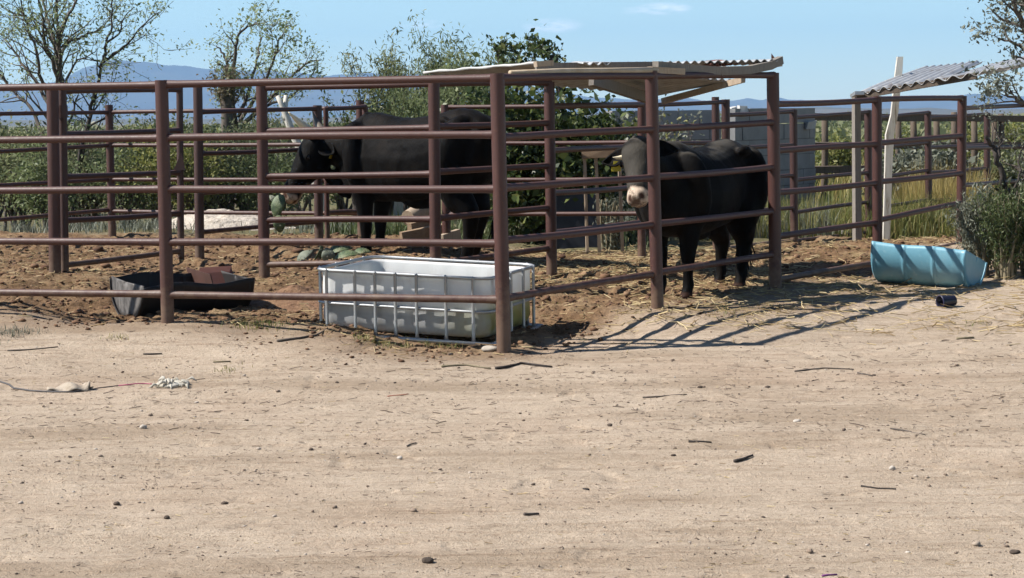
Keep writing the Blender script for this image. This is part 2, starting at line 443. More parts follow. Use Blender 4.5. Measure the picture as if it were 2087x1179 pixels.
ridge("low_hills", [(-700, 247), (100, 243), (600, 240), (1300, 230), (1640, 219), (1720, 217), (1800, 221), (1900, 219), (1960, 223), (2087, 221), (2700, 222)], 2600, 900, 14, SCRUBLAND,
      "low brown hills in front of the blue mountains", .12)

# ------------------------------------------------------------------ pipe fences
def fence(name, label, posts, rails, mat=PIPE, base_at=None, dia=.049, cat="fence", pname="post", group=None):
    """posts: (u_top, v_top, u_base, v_base, Y, diameter); rails: (u, v, Y, u, v, Y)"""
    p0 = base_at or P(posts[0][2], posts[0][3], posts[0][4])
    t = thing(name, (p0.x, p0.y, g(p0.x, p0.y)), label, cat, group)
    for (ut, vt, ub, vb, Y, d) in posts:
        a = P(ut, vt, Y); b = P(ub, vb, Y); gzv = g(b.x, b.y)
        b = Vector((b.x, b.y, min(b.z, gzv) - .12))
        n = 8; pts = [a.lerp(b, i / n) for i in range(n + 1)]
        m = MB(); m.tube(pts, d / 2, 16)
        c = MB(); m.build(pname, mat, t, auto=50)
    for (u1, v1, Y1, u2, v2, Y2) in rails:
        a, b = P(u1, v1, Y1), P(u2, v2, Y2); L = (b - a).length; n = max(6, int(L / .25))
        sag = random.uniform(-.006, .008)
        pts = []; rad = []
        fr = [0, .05 / L, .10 / L] + [i / n for i in range(1, n)] + [1 - .10 / L, 1 - .05 / L, 1]
        fr = sorted(f for f in set(fr) if 0 <= f <= 1)
        for f in fr:
            p = a.lerp(b, f); p.z -= sag * math.sin(math.pi * f); pts.append(p)
            e = min(f, 1 - f) * L
            rad.append(dia / 2 * (1.0 + .22 * max(0, 1 - e / .12)))
        MB().tube(pts, rad, 12, True).build("rail", mat, t, auto=50)
    return t
def rl(pairs, u1, Y1, u2, Y2): return [(u1, a, Y1, u2, b, Y2) for a, b in pairs]

YA, YB, YC, YD, YE, YF = 12.40, 13.16, 13.87, 15.31, 16.77, 18.20
uO, YO = -400, 14.10
fence("pipe_fence", "brown five rail pipe fence nearest the camera, passing in front of the white tank",
      [(-395, 180, -380, 620, YO, .085), (329, 164, 342, 664, YB, .089), (1013, 150, 1028, 730, YA, .092)],
      rl([(187, 173.5), (293, 282), (390, 386), (493, 494), (591, 600)], uO, YO, 335, YB) +
      rl([(172.5, 159.5), (281, 275), (386, 386), (494, 497), (601, 611)], 335, YB, 1018, YA), base_at=P(335, 660, YB))
fence("pipe_fence", "brown pipe fence running back from the front corner post under the tin roof",
      [(1327, 145, 1341, 634, YC, .089), (1575, 149, 1581, 592, YD, .098)],
      rl([(159.5, 155), (281, 264), (383.5, 362.5), (491, 458), (610, 559)], 1020, YA, 1332, YC) +
      rl([(155, 154), (263, 249.5), (361, 341), (457, 431), (557, 519)], 1332, YC, 1577, YD), base_at=P(1341, 628, YC))
fence("pipe_fence", "brown pipe fence behind the blue barrel trough, with a post scuffed orange",
      [(1787, 197, 1789, 572, YE, .086), (1961, 196, 1958, 520, YF, .086)],
      rl([(212.5, 204), (308, 294), (393, 373), (483, 454), (572, 536)], 1579, YD, 1787, YE) +
      rl([(203, 200.5), (292.5, 277), (371, 353), (450, 413), (532, 496)], 1787, YE, 1961, YF), base_at=P(1787, 565, YE))
# inner pens
fence("pipe_fence", "pipe fence panel inside the pen directly in front of the horned bull",
      [(533, 172, 539, 574, 15.6, .089), (884, 168, 888, 572, 15.1, .089)],
      rl([(179, 171), (268, 261), (360, 355), (449, 447.5), (540, 537)], 535, 15.6, 885, 15.1), base_at=P(538, 570, 15.6))
fence("pipe_fence", "pipe fence panel inside the pen between the two bulls",
      [(1119, 167, 1125, 570, 16.3, .09)],
      rl([(171, 169), (258.5, 250.5), (351, 338), (446, 424), (538, 506)], 886, 15.1, 1120, 16.3) +
      rl([(217, 213), (307, 299), (394, 381), (475, 453)], 1121, 16.3, 1308, 18.4), base_at=P(1121, 565, 16.3))
fence("gate_post", "single thick brown post beside the open pipe gate at the left", [(107, 176, 112, 572, 15.8, .098)], [], cat="post", pname="shaft")
tg = fence("pipe_gate", "open pipe gate leaning back between two posts at the left of the pen",
      [(127, 183, 131, 548, 15.95, .07), (366, 178, 368, 518, 17.4, .06)],
      rl([(186, 183), (274, 266), (361, 352), (450, 435), (541, 512)], 129, 15.95, 367, 17.4), PIPE_DARK, cat="gate", dia=.046, pname="upright")
lp = P(366, 335, 17.33)
MB().loft([[lp + Vector((-.06, k, -.06)), lp + Vector((.05, k, -.05)), lp + Vector((.02, k, .10))] for k in (-.006, .006)]).build("latch", PIPE_DARK, tg, smooth=False)
lc = P(127, 228, 15.9); MB().tube([lc + Vector((0, 0, -.05)), lc + Vector((0, 0, .05))], .045, 12).build("hinge", PIPE_DARK, tg, auto=40)
fence("pipe_fence", "dark pipe fence running from the gate hinge post back past the bull's horns",
      [(403, 176, 407, 537, 17.7, .085), (647, 215, 650, 500, 18.9, .085)],
      rl([(229, 222), (313.5, 303), (394, 380), (474, 452)], 405, 17.7, 649, 18.9), PIPE_DARK, dia=.042, base_at=P(405, 531, 17.7))
tg2 = fence("pipe_gate", "short pipe gate with a rusty end upright, behind the bull's neck",
      [(664, 220, 667, 490, 19.0, .05), (744, 217, 746, 478, 19.6, .06)],
      rl([(222, 218), (295, 293), (366, 363), (434, 432)], 665, 19.0, 744, 19.6), PIPE, cat="gate", dia=.042, pname="upright")
fence("gate_post", "pair post standing behind the bull's shoulder beside a short gate", [(734, 205, 737, 480, 19.75, .085)], [], cat="post", pname="shaft")
fence("pipe_fence", "low lit pipe fence along the back of the left pens in front of the bushes",
      [(222, 214, 229, 484, 21.0, .085)],
      rl([(229, 220), (296.5, 294), (366.5, 366), (431, 435)], 223, 21.0, 738, 19.8) +
      rl([(235, 229.5), (317, 296.5), (386, 366), (462, 428)], -160, 18.6, 223, 21.0), dia=.042, base_at=P(225, 480, 21.0))
fence("pipe_fence", "back pipe fence seen between the bulls in front of the dark leafy bush",
      [(907, 214, 910, 500, 19.3, .085), (1308, 206, 1308, 534, 18.5, .08)],
      rl([(219, 216), (292, 290.5), (366, 365), (437, 436)], 907, 19.3, 1308, 18.5), dia=.042, base_at=P(1308, 528, 18.5))
fence("pipe_fence", "pipe fence behind the right bull running back along the block wall",
      [(1458, 198, 1460, 500, 19.6, .075), (1479, 203, 1480, 515, 19.7, .085), (1617, 224, 1619, 500, 20.9, .085)],
      rl([(215, 208), (295, 292), (372, 366), (450, 440), (535, 512)], 1308, 18.5, 1479, 19.7) +
      rl([(235, 227), (304, 296), (366, 358), (432, 424), (507, 491)], 1479, 19.7, 1618, 20.9), PIPE_DARK, dia=.042, base_at=P(1618, 496, 20.9))
fence("pipe_fence", "farther pipe fence seen behind the blue trough and the grey shelter post",
      [(1769, 225, 1771, 494, 22.3, .085), (1891, 228, 1894, 484, 23.7, .085), (2012, 231, 2012, 478, 25.2, .085)],
      rl([(240, 229), (308, 293), (368, 352), (434, 412), (491, 473)], 1618, 20.9, 1770, 22.3) +
      rl([(243, 230), (304, 291), (366, 347), (425, 407), (487, 463)], 1770, 22.3, 1892, 23.7) +
      rl([(240, 233), (301, 295), (352, 343), (410, 398), (468, 452)], 1892, 23.7, 2012, 25.2), PIPE_DARK, dia=.042, base_at=P(1892, 478, 23.7))
fence("pipe_fence", "pipe fence running off to the right behind the leaning tree",
      [(2150, 205, 2150, 470, 21.5, .085)],
      rl([(221, 213), (302, 298), (378, 364), (455, 432)], 1961, 18.2, 2150, 21.5), PIPE_DARK, dia=.042, base_at=P(2150, 460, 21.5))
# far wooden corral
FARWOOD = noisy("weathered_post", [(.3, (.09, .065, .05)), (.55, (.15, .115, .085)), (.75, (.055, .04, .032))], 5, .9, 30, .003, (9, 9, 1))
def fpost(u, vt, vb, Y, lab, w=.13):
    a, b = P(u, vt, Y), P(u, vb, Y); b.z = g(b.x, b.y) - .05
    m = MB(); m.tube([a, a.lerp(b, .3) + Vector((.012, 0, 0)), a.lerp(b, .7), b], [w / 2 * .92, w / 2, w / 2 * 1.02, w / 2], 9)
    return m
tw = thing("wooden_corral", P(1860, 350, 29), "far wooden corral of thick posts and planks behind the pipe fences", "fence")
tw.location.z = 0
for u, vt in ((1680, 232), (1830, 238), (1861, 229), (1908, 235), (1944, 229), (1985, 240), (2026, 237), (2040, 232), (2110, 232), (2175, 232)):
    fpost(u, vt, 360, 28.5 + (u - 1680) * .004, "", .10).build("post", FARWOOD, tw)
for (v1, v2) in ((238, 243), (298, 296), (347, 341)):
    for ua, ub in ((1610, 1830), (1830, 1990), (1990, 2180)):
        f = lambda u: v1 + (v2 - v1) * (u - 1610) / 570
        a, b = P(ua, f(ua), 28.35 + (ua - 1680) * .004), P(ub, f(ub), 28.35 + (ub - 1680) * .004)
        MB().beam(a, b, .05, .10, .008).build("plank", FARWOOD, tw, smooth=False)

# ------------------------------------------------------------------ corrugated roofs
ZINC = noisy("zinc_sheet", [(.28, (.40, .41, .42)), (.5, (.60, .61, .62)), (.64, (.45, .44, .43)), (.76, (.34, .22, .15))], 3.5, .45, 60, .0006, (1.0, 1.0, 1), .5, .25)
RUSTY = noisy("rusty_sheet", [(.3, (.13, .045, .03)), (.55, (.22, .08, .05)), (.75, (.09, .04, .03))], 7, .8, 60, .001)
def sheet(c00, c10, c11, c01, waves, amp, parent, mat, name="sheet", along='v', sag=0.0, seed=0, nu=None):
    """corrugated sheet: waves counted across u, ribs running along v"""
    c00, c10, c11, c01 = map(Vector, (c00, c10, c11, c01)); rr = random.Random(seed); k1, k2 = rr.uniform(0, 6), rr.uniform(0, 6)
    nrm = (c10 - c00).cross(c01 - c00).normalized()
    if nrm.z < 0: nrm = -nrm
    def f(u, v):
        p = (c00 * (1 - u) + c10 * u) * (1 - v) + (c01 * (1 - u) + c11 * u) * v
        return p + nrm * (amp * math.sin(2 * math.pi * waves * u) + .006 * math.sin(3 * u + k1 + 2 * v) + .005 * math.sin(5 * v + k2)) + Vector((0, 0, -sag * math.sin(math.pi * u) * math.sin(math.pi * min(1, v + .1))))
    o = MB().grid(f, nu or int(waves * 8), 14).build(name, mat, parent)
    sm = o.modifiers.new("thick", 'SOLIDIFY'); sm.thickness = .004; sm.offset = 0
    return o
rf = thing("tin_roof", P(1345, 150, 15.5), "low tin roof of loose sheets and boards over the right bull", "roof")
# a narrow sheet along the fence, a wider one sagging behind it, light falling through the gap between
def XY(u, v, x): 
    Y = x * F / (u - CX); return P(u, v, Y)
NLc, NRc = P(1188, 129, 13.95), P(1585, 124, 15.25)
sheet(NLc, NRc, P(1548, 128, 15.42), P(1150, 133, 14.35), 24, .011, rf, ZINC, seed=2, sag=.02)
A1, A2, A3, A4 = P(868, 150, 17.3), P(1100, 131, 16.1), P(1500, 163, 16.9), P(1345, 192, 17.7)
sheet(A2, A3, A4, A1, 24, .011, rf, ZINC, seed=1)
NLc, FLc = A2, A1
ed = MB(); n = 14
for k in range(1):
    pts = [NLc.lerp(FLc, i / n) + Vector((-.015, -.02, .008 + .004 * math.sin(i * 1.7))) for i in range(n + 1)]
    ed.tube(pts, [.012 + .003 * math.sin(i * 2.3) for i in range(n + 1)], 8)
ed.build("folded_edge", noisy("pale_metal", [(.3, (.5, .5, .49)), (.7, (.68, .67, .65))], 8, .5), rf)
# rafters under the sheets
def dn(p, k): return Vector(p) + Vector((0, 0, -k))
MB().beam(P(1092, 136, 14.0), P(1345, 134, 14.25), .045, .05, .004).build("rafter", WOODGREY, rf, smooth=False)
MB().beam(P(1205, 163, 16.2), P(1330, 203, 17.6), .05, .09, .004).build("rafter", WOODGREY, rf, smooth=False)
m = MB(); pts = [P(1336, 134, 13.95), P(1400, 140, 14.3), P(1465, 145, 14.6), P(1525, 143, 14.95), P(1568, 134, 15.2), P(1590, 123, 15.35)]
for a, b in zip(pts, pts[1:]): m.beam(a, b + (b - a) * .02, .05, .062, .002)
m.build("edge_board", WOODGREY, rf, smooth=False)
MB().beam(P(1498, 148, 14.95), P(1590, 131, 15.5), .04, .035, .002).build("batten", WOODPALE, rf, smooth=False)
MB().beam(P(1352, 207, 17.7), P(1515, 163, 16.7), .045, .05, .003).build("rafter", WOODPALE, rf, smooth=False)
a = P(1040, 149, 12.52); b = P(1338, 143, 13.9)
MB().tube([a, a.lerp(b, .33) + Vector((0, 0, .004)), a.lerp(b, .66), b], [.017, .02, .021, .022], 9).build("pole", noisy("peeled_pole", [(.35, (.5, .38, .25)), (.7, (.68, .56, .42))], 9, .7), rf)
MB().beam(P(1325, 143, 13.85), P(1392, 147, 14.15), .05, .045, .004).build("batten", WOODPALE, rf, smooth=False)
MB().box(P(1121, 146, 13.0), (.05, .01, 0), (-.01, .03, 0), (0, 0, .012), .002).build("spacer", noisy("dark_block", [(.4, (.05, .035, .03)), (.6, (.08, .06, .05))], 9), rf, smooth=False)
MB().box(P(1108, 130, 13.02), (.055, .02, .004), (-.01, .04, 0), (0, 0, .018), .003).build("spacer", WOODPALE, rf, smooth=False)
sc0 = P(1448, 131, 14.75)
o = sheet(sc0, sc0 + Vector((.24, .30, .02)), sc0 + Vector((.08, .50, .02)), sc0 + Vector((-.16, .20, .0)), 5, .013, None, RUSTY, name="rusty_sheet", seed=5, nu=40)
tag(o, "short scrap of rusty red corrugated sheet lying on the tin roof", "metal sheet")
o.modifiers["thick"].thickness = .006
MB().loft([[P(1572, 113, 15.4) + Vector((0, k, -.03)), P(1586, 119, 15.4) + Vector((0, k, -.03)), P(1572, 112, 15.4) + Vector((0, k, .01))] for k in (-.003, .003)]).build("bent_tab", RUSTY, rf, smooth=False)

# right-hand shelter
sh = thing("lean_to_shelter", G(1745, 480), "lean-to of tilted corrugated tin on a grey post and a white leaning plank", "shelter")
a, b = P(1745, 198, 19.6), G(1748, 482); b = Vector((P(1747, 470, 19.6).x, 19.6, g(P(1747, 470, 19.6).x, 19.6) - .05))
MB().box((a + b) / 2, (.030, .008, 0), (-.010, .038, 0), (b - a) / 2, .003).build("post", WOODGREY, sh, smooth=False)
a = P(1834, 116, 20.2); b = P(1806, 476, 20.2); m = MB()
mid = [a, P(1831, 150, 20.2), P(1822, 235, 20.2), P(1813, 275, 20.2), P(1810, 350, 20.2), b + Vector((0, 0, -.1))]
wd = [.058, .07, .07, .085, .072, .07]
m.loft([[p + Vector((-w / 2, -.03, 0)), p + Vector((w / 2, -.03, 0)), p + Vector((w / 2, .03, 0)), p + Vector((-w / 2, .03, 0))] for p, w in zip(mid, wd)])
m.build("plank", WHITEWASH, sh, smooth=False)
s00, s10 = P(1752, 191, 19.3), P(2040, 138, 18.6)
s01, s11 = P(1886, 137, 20.9), P(2120, 112, 20.6)
h1 = s00.lerp(s10, .62); h2 = s01.lerp(s11, .50)
sheet(s00, h1, h2, s01, 8, .020, sh, ZINC, seed=8, name="roof_sheet")
sheet(h1 + Vector((-.12, 0, -.035)), s10 + Vector((.1, 0, 0)), s11 + Vector((.1, 0, .03)), h2 + Vector((.08, 0, -.05)), 5, .020, sh, ZINC, seed=9, name="roof_sheet")
MB().beam(P(1748, 197, 19.35), P(1990, 155, 18.75), .05, .055, .003).build("rafter", FARWOOD, sh, smooth=False)
MB().beam(P(2010, 150, 18.7), P(2110, 128, 18.6), .08, .03, .003).build("edge_board", WOODGREY, sh, smooth=False)
MB().beam(P(2105, 118, 20.2), Vector((P(2105, 300, 20.2).x, 20.2, 0)), .09, .09, .003).build("post", WOODGREY, sh, smooth=False)
MB().beam(P(1742, 196, 19.45), P(1752, 190, 19.2), .09, .03, .003).build("gutter_end", GALV, sh, smooth=False)
# ------------------------------------------------------------------ water tank (cut-down caged tote)
def tote():
    N0 = Vector((-.155, 12.70, 0)); u = Vector((-.94, .34, 0)).normalized(); v = Vector((.34, .94, 0)).normalized()
    LU, LV, H = 1.235, .95, .415
    tilt = .045
    zN = P(988, 704, 12.70).z
    def W(a, b, z): return N0 + u * a + v * b + Vector((0, 0, zN + z + tilt * a / LU + .02 * b))
    t = thing("water_tank", W(LU / 2, LV / 2, -.0), "white plastic water tank cut low, in a galvanised cage behind the front fence", "water tank")
    def ring(inset, z, r=.10, n=7, wav=0.0):
        pts = []
        a0, a1, b0, b1 = inset, LU - inset, inset, LV - inset
        for (ca, cb, s) in ((a0 + r, b0 + r, 2), (a1 - r, b0 + r, 3), (a1 - r, b1 - r, 0), (a0 + r, b1 - r, 1)):
            for i in range(n + 1):
                an = math.pi / 2 * (s + i / n); pts.append((ca + r * math.cos(an), cb + r * math.sin(an)))
        # densify straight sides
        out = []
        for i in range(len(pts)):
            p, q = pts[i], pts[(i + 1) % len(pts)]; k = (1 if (i % (n + 1)) != n else (32 if (i // (n + 1)) % 2 == 0 else 26))
            for j in range(k): out.append((p[0] + (q[0] - p[0]) * j / k, p[1] + (q[1] - p[1]) * j / k))
        res = []
        for (a, b) in out:
            w = wav * (math.cos(2 * math.pi * a / (LU / 7.0)) * .5 + .5) if (b < inset + .01 or b > LV - inset - .01) else 0
            da = 1 if b < LV / 2 else -1
            res.append(W(a, b + w * da, z))
        return res
    prof = [(.14, .028, 0), (.055, .034, .004), (.026, .062, .006), (.012, .10, .008), (.012, .15, .007), (.017, .20, .003), (.012, .235, .005), (.010, .30, .006), (.012, .37, .005), (.010, .405, 0), (.004, .418, 0),
            (.020, .418, 0), (.026, .40, 0), (.030, .30, .006), (.034, .14, .006), (.06, .075, 0), (.15, .06, 0)]
    m = MB(); m.loft([ring(i, z, max(.06, .10), 7, w) for i, z, w in prof], cap=True)
    mt, n, l, b = newmat("white_plastic")
    at = attr(n, "low"); no = tex(n, l, 5, 6, .65); n2 = tex(n, l, 2.2, 5, .6)
    c = mixc(n, l, mth(n, l, 'MULTIPLY', no, .3), (.76, .765, .76), (.66, .66, .64))
    c = mixc(n, l, at, c, (.27, .28, .29))
    al = n.new("ShaderNodeMapRange"); al.inputs[1].default_value = .40; al.inputs[2].default_value = .60; l.new(n2, al.inputs[0])
    c = mixc(n, l, mth(n, l, 'MULTIPLY', mth(n, l, 'MULTIPLY', al.outputs[0], attr(n, "algae")), .95), c, (.34, .33, .09))
    dn = n.new("ShaderNodeMapRange"); dn.inputs[1].default_value = .52; dn.inputs[2].default_value = .70; l.new(tex(n, l, 9, 8, .72, (1, 1, .45)), dn.inputs[0])
    c = mixc(n, l, mth(n, l, "MULTIPLY", dn.outputs[0], mth(n, l, "ADD", mth(n, l, "MULTIPLY", at, .35), .22)), c, (.30, .24, .17))   # mud and water stains
    l.new(c, b.inputs["Base Color"]); b.inputs["Roughness"].default_value = .38
    tr = n.new("ShaderNodeBsdfTranslucent"); l.new(c, tr.inputs[0])
    ms = n.new("ShaderNodeMixShader"); ms.inputs[0].default_value = .28; l.new(b.outputs[0], ms.inputs[1]); l.new(tr.outputs[0], ms.inputs[2])
    l.new(ms.outputs[0], n["Material Output"].inputs["Surface"])
    o = m.build("tank", mt, t)
    me = o.data; co = np.zeros(len(me.vertices) * 3); me.vertices.foreach_get('co', co); co = co.reshape(-1, 3) + np.array(t.location)
    rel = co - np.array(N0); aa = rel @ np.array(u); bb = rel @ np.array(v); zz = co[:, 2] - zN - tilt * aa / LU - .02 * bb
    wl_ = .205 + .012 * np.sin(aa * 7) + .008 * np.sin(aa * 17 + 1)
    low = (1 - sstep(-.012, .012, zz - wl_)) * (.8 - .55 * (1 - sstep(.065, .12, zz)))
    alg = (1 - sstep(.1, .5, aa)) * (1 - sstep(.15, .34, zz)) * sstep(.05, .2, bb + .1)
    for nm, ar in (("low", low), ("algae", alg)):
        a = me.attributes.new(nm, 'FLOAT', 'POINT'); a.data.foreach_set('value', ar.astype(np.float32))
    # water inside
    wr = ring(.055, .20, .09); wm, n, l, b = newmat("water")
    b.inputs["Base Color"].default_value = (.12, .14, .10, 1); b.inputs["Roughness"].default_value = .05; b.inputs["Specular IOR Level"].default_value = .6
    MB().loft([wr, ring(.055, .195, .09)]).build("water", wm, t, auto=40)
    # cage
    def cring(off, z, r): 
        pts = ring(off, z, .11, 6)[::2]; pts = [Vector(p) for p in pts]
        mm = MB(); mm.tube(pts + [pts[0], pts[1]], r, 8, False); return mm
    cring(-.010, .432, .012).build("cage_ring", GALV, t)
    cring(-.010, .212, .010).build("cage_ring", GALV, t)
    def cbar(a, b, da, db):
        p = [W(a, b, .44), W(a, b, .23), W(a, b, .045), W(a, b, .012)]
        mm = MB(); mm.tube([W(a - da * .008, b - db * .008, .441), W(a, b, .434), W(a, b, .225), W(a, b, .05), W(a, b, .012)], [.008, .0115, .0115, .0115, .016], 8)
        mm.build("cage_bar", GALV, t)
    px = [610, 795, 925, 1055, 1190, 1375, 1545]
    for x in px:
        fr = (x - 530) / (1600 - 530); fr = (fr * .97)
        a = LU * (1 - fr); cbar(a, -.02, 0, 1)
    for i in range(7): cbar(LU * (.06 + .88 * i / 6), LV + .02, 0, -1)
    for bq in (.12, .40, .66, .88): cbar(-.02, LV * bq, 1, 0); cbar(LU + .02, LV * bq, -1, 0)
    fm = MB(); w = .022
    cs = [(-.03, -.03), (LU + .03, -.03), (LU + .03, LV + .03), (-.03, LV + .03)]
    for i in range(4):
        p, q = cs[i], cs[(i + 1) % 4]; fm.tube([W(p[0], p[1], .008), W(q[0], q[1], .008)], w * .62, 8)
    fm.build("base_frame", GALV, t)
tote()

# ------------------------------------------------------------------ half-barrel troughs
def half_barrel(name, label, C0, C1, rad, roll_, mat, inmat, dent=0.0, ribs=True, seed=1, plate=None, endlab=None):
    C0, C1 = Vector(C0), Vector(C1); ax = (C1 - C0); L = ax.length; ax.normalize()
    side = ax.cross(Vector((0, 0, 1))).normalized(); dnv = side.cross(ax) ; dnv = -dnv if dnv.z > 0 else dnv
    side2 = side * math.cos(roll_) + dnv * math.sin(roll_); dn2 = dnv * math.cos(roll_) - side * math.sin(roll_)
    t = thing(name, C0 + ax * L / 2 + dn2 * rad, label, "trough")
    na = 28; nl = 36
    def pt(s, k, r):
        an = math.pi * k; rr = r
        if ribs:
            for q in (.015, .345, .66, .985): rr += .009 * math.exp(-((s - q) / .012) ** 2)
        rr += dent * math.sin(7 * s + 3 * k + seed) * math.sin(math.pi * k)
        d = dn2 * math.sin(an) + side2 * math.cos(an)
        wob = Vector((0, 0, dent * 1.2 * math.sin(9 * s + seed) * abs(math.cos(an)) ** 6))
        return C0 + ax * (L * s) + d * rr + wob
    m = MB(); m.grid(lambda s, k: pt(s, k, rad), 80, na)
    o = m.build("shell", mat, t); so = o.modifiers.new("thick", 'SOLIDIFY'); so.thickness = .007; so.offset = -1
    for s_, e in ((0.0, -1), (1.0, 1)):
        m = MB(); rings = []
        for j in range(7):
            q = 1 - j / 6 * .98; bulge = .018 * (1 - q * q) if j else 0
            rings.append([C0 + ax * (L * s_ - e * (.012 - bulge * .6)) + (dn2 * math.sin(math.pi * k / na) + side2 * math.cos(math.pi * k / na)) * (rad * .985 * q) + dn2 * (rad * .02 * (1 - q)) for k in range(na + 1)])
        b0 = len(m.v)
        for r in rings: m.v.extend(r)
        w_ = na + 1
        for j in range(6):
            for k in range(na): m.f.append((b0 + j * w_ + k, b0 + j * w_ + k + 1, b0 + (j + 1) * w_ + k + 1, b0 + (j + 1) * w_ + k))
        o = m.build("end_cap", inmat if (inmat and s_ == 0.0) else mat, t); so = o.modifiers.new("thick", 'SOLIDIFY'); so.thickness = .008; so.offset = 0
    return t, ax, side2, dn2
BLUE = noisy("blue_plastic", [(.3, (.15, .38, .50)), (.55, (.20, .45, .57)), (.75, (.30, .50, .58))], 2.6, .42, 50, .0006, None, .5)
n = BLUE.node_tree.nodes; l = BLUE.node_tree.links; b = n["Principled BSDF"]; src = b.inputs["Base Color"].links[0].from_socket
sc_ = tex(n, l, 14, 7, .72, (1, 1, .6)); fq = n.new("ShaderNodeMapRange"); fq.inputs[1].default_value = .58; fq.inputs[2].default_value = .72; fq.inputs[4].default_value = .5; l.new(sc_, fq.inputs[0])
l.new(mixc(n, l, fq.outputs[0], src, (.42, .50, .51)), b.inputs["Base Color"])
BLACKP = noisy("black_plastic", [(.3, (.010, .009, .009)), (.6, (.018, .014, .013)), (.8, (.05, .035, .028))], 4, .6, 40, .001)
SUNLIT_CAP = noisy("sunlit_black", [(.36, (.05, .045, .043)), (.5, (.19, .175, .165)), (.58, (.09, .082, .078)), (.7, (.30, .28, .26))], 9, .85, 40, .001, (1, 1, .5))  # lighter copy of the black plastic, sunlight painted onto the left end cap
BROWNP = noisy("rust_brown", [(.3, (.07, .03, .02)), (.6, (.12, .055, .04)), (.8, (.05, .03, .025))], 5, .75)
tb, ax_, s2_, d2_ = half_barrel("barrel_trough", "pale blue half barrel trough lying by the fence post", (3.07, 16.15, .40), (3.74, 15.74, .352), .275, R(-14), BLUE, None, .004, True, 2)
tk, ax_, s2_, d2_ = half_barrel("barrel_trough", "black half barrel trough behind the front fence at the left", (-2.76, 14.0, .375), (-2.04, 14.5, .375), .28, R(4), BLACKP, SUNLIT_CAP, .012, True, 5)
c = Vector((-2.32, 14.42, .30))
MB().box(c + Vector((.02, .07, .02)), ax_ * .004, s2_ * .20, Vector((-.02, 0, .085))).build("divider", BROWNP, tk, smooth=False)
MB().box(c + ax_ * .14 + Vector((0, .12, .03)), ax_ * .13, s2_ * .004 + Vector((0, .03, .02)), Vector((-.02, .05, .07))).build("liner", noisy("red_liner", [(.3, (.16, .06, .045)), (.7, (.24, .10, .075))], 5, .7), tk, smooth=False)

# small dark blue bucket lying in the roof's shadow
p = G(1928, 628); t = thing("bucket", p, "small dark blue bucket lying on its side in the shade near the blue trough", "bucket")
m = MB(); axb = Vector((.9, .35, .05)).normalized(); c0 = p + Vector((-.05, 0, .042))
prf = [(0, .036), (.02, .039), (.10, .045), (.12, .048), (.124, .045), (.12, .042), (.02, .035), (.012, .01)]
sdv = axb.cross(Vector((0, 0, 1))).normalized(); upv = sdv.cross(axb)
m.loft([[c0 + axb * (.13 - a) + sdv * (r * math.cos(2 * math.pi * k / 20)) + upv * (r * math.sin(2 * math.pi * k / 20)) for k in range(20)] for a, r in prf])
m.build("body", noisy("navy_plastic", [(.3, (.010, .010, .022)), (.7, (.020, .019, .040))], 6, .35), t, auto=40)
m = MB(); m.tube([c0 + axb * .008 + sdv * (.048 * math.cos(a)) + upv * (.048 * math.sin(a)) for a in np.linspace(0, 6.283, 25)], .005, 6, False)
m.build("rim", noisy("violet_rim", [(.3, (.03, .03, .07)), (.7, (.05, .045, .10))], 6, .35), t)

# ------------------------------------------------------------------ block wall, white wall, boards
def block_wall(label, segs, Y1, Y2, u1, u2, vt, broken=None):
    a, b = P(u1, vt, Y1), P(u2, vt + (u2 - u1) * -roll, Y2); top = a.z
    L = math.hypot(b.x - a.x, b.y - a.y); d = Vector((b.x - a.x, b.y - a.y, 0)).normalized(); nn = Vector((d.y, -d.x, 0))
    rows = int(math.ceil(top / .2)); t = None
    m = MB(); rr = random.Random(3); bl = .4
    for r in range(rows):
        z0 = top - (r + 1) * .2; s = -(.2 if r % 2 else 0); 
        while s < L:
            e = min(L, s + bl); s0 = max(0, s)
            if e - s0 > .05 and not (broken and broken(r, s0 / L)):
                c = Vector((a.x, a.y, z0 + .1)) + d * ((s0 + e) / 2)
                o = rr.uniform(-.006, .006)
                m.box(c + nn * o, d * ((e - s0) / 2 - .005), nn * .07, Vector((0, 0, .095)), .002)
            s += bl
    t = thing("block_wall", Vector((a.x, a.y, 0)) + d * L / 2, label, "wall")
    o = m.build("blocks", CONC, t, smooth=False)
    c = Vector((a.x, a.y, top / 2)) + d * (L / 2)
    MB().box(c - Vector((0, 0, .1)), d * (L / 2 - .02), nn * .062, Vector((0, 0, top / 2 - .11))).build("mortar", MORT, t, smooth=False)
    return t
CONC = noisy("concrete_block", [(.3, (.24, .24, .245)), (.55, (.31, .31, .31)), (.75, (.2, .2, .205))], 2.2, .9, 50, .002)
MORT = noisy("mortar", [(.3, (.13, .13, .13)), (.7, (.19, .185, .18))], 9, .95, 60, .003)
block_wall("grey concrete block wall with a ragged right end, behind the right pen", None, 24.2, 26.2, 1488, 1652, 221,
           lambda r, f: (f > .93 and r < 2) or (f > .97 and r < 3))
block_wall("farther grey block wall left of the main one, behind the right bull", None, 25.5, 26.8, 1240, 1462, 226)
MB_ = MB(); p = P(1650, 256, 25.9)
MB_.box(p, (.06, .02, .01), (-.015, .06, 0), (.01, 0, .05), .012); o = MB_.build("broken_block", noisy("pale_block", [(.3, (.5, .49, .47)), (.7, (.64, .63, .6))], 9, .9), smooth=False)
tag(o, "pale broken block balanced on the ragged end of the grey wall", "block")
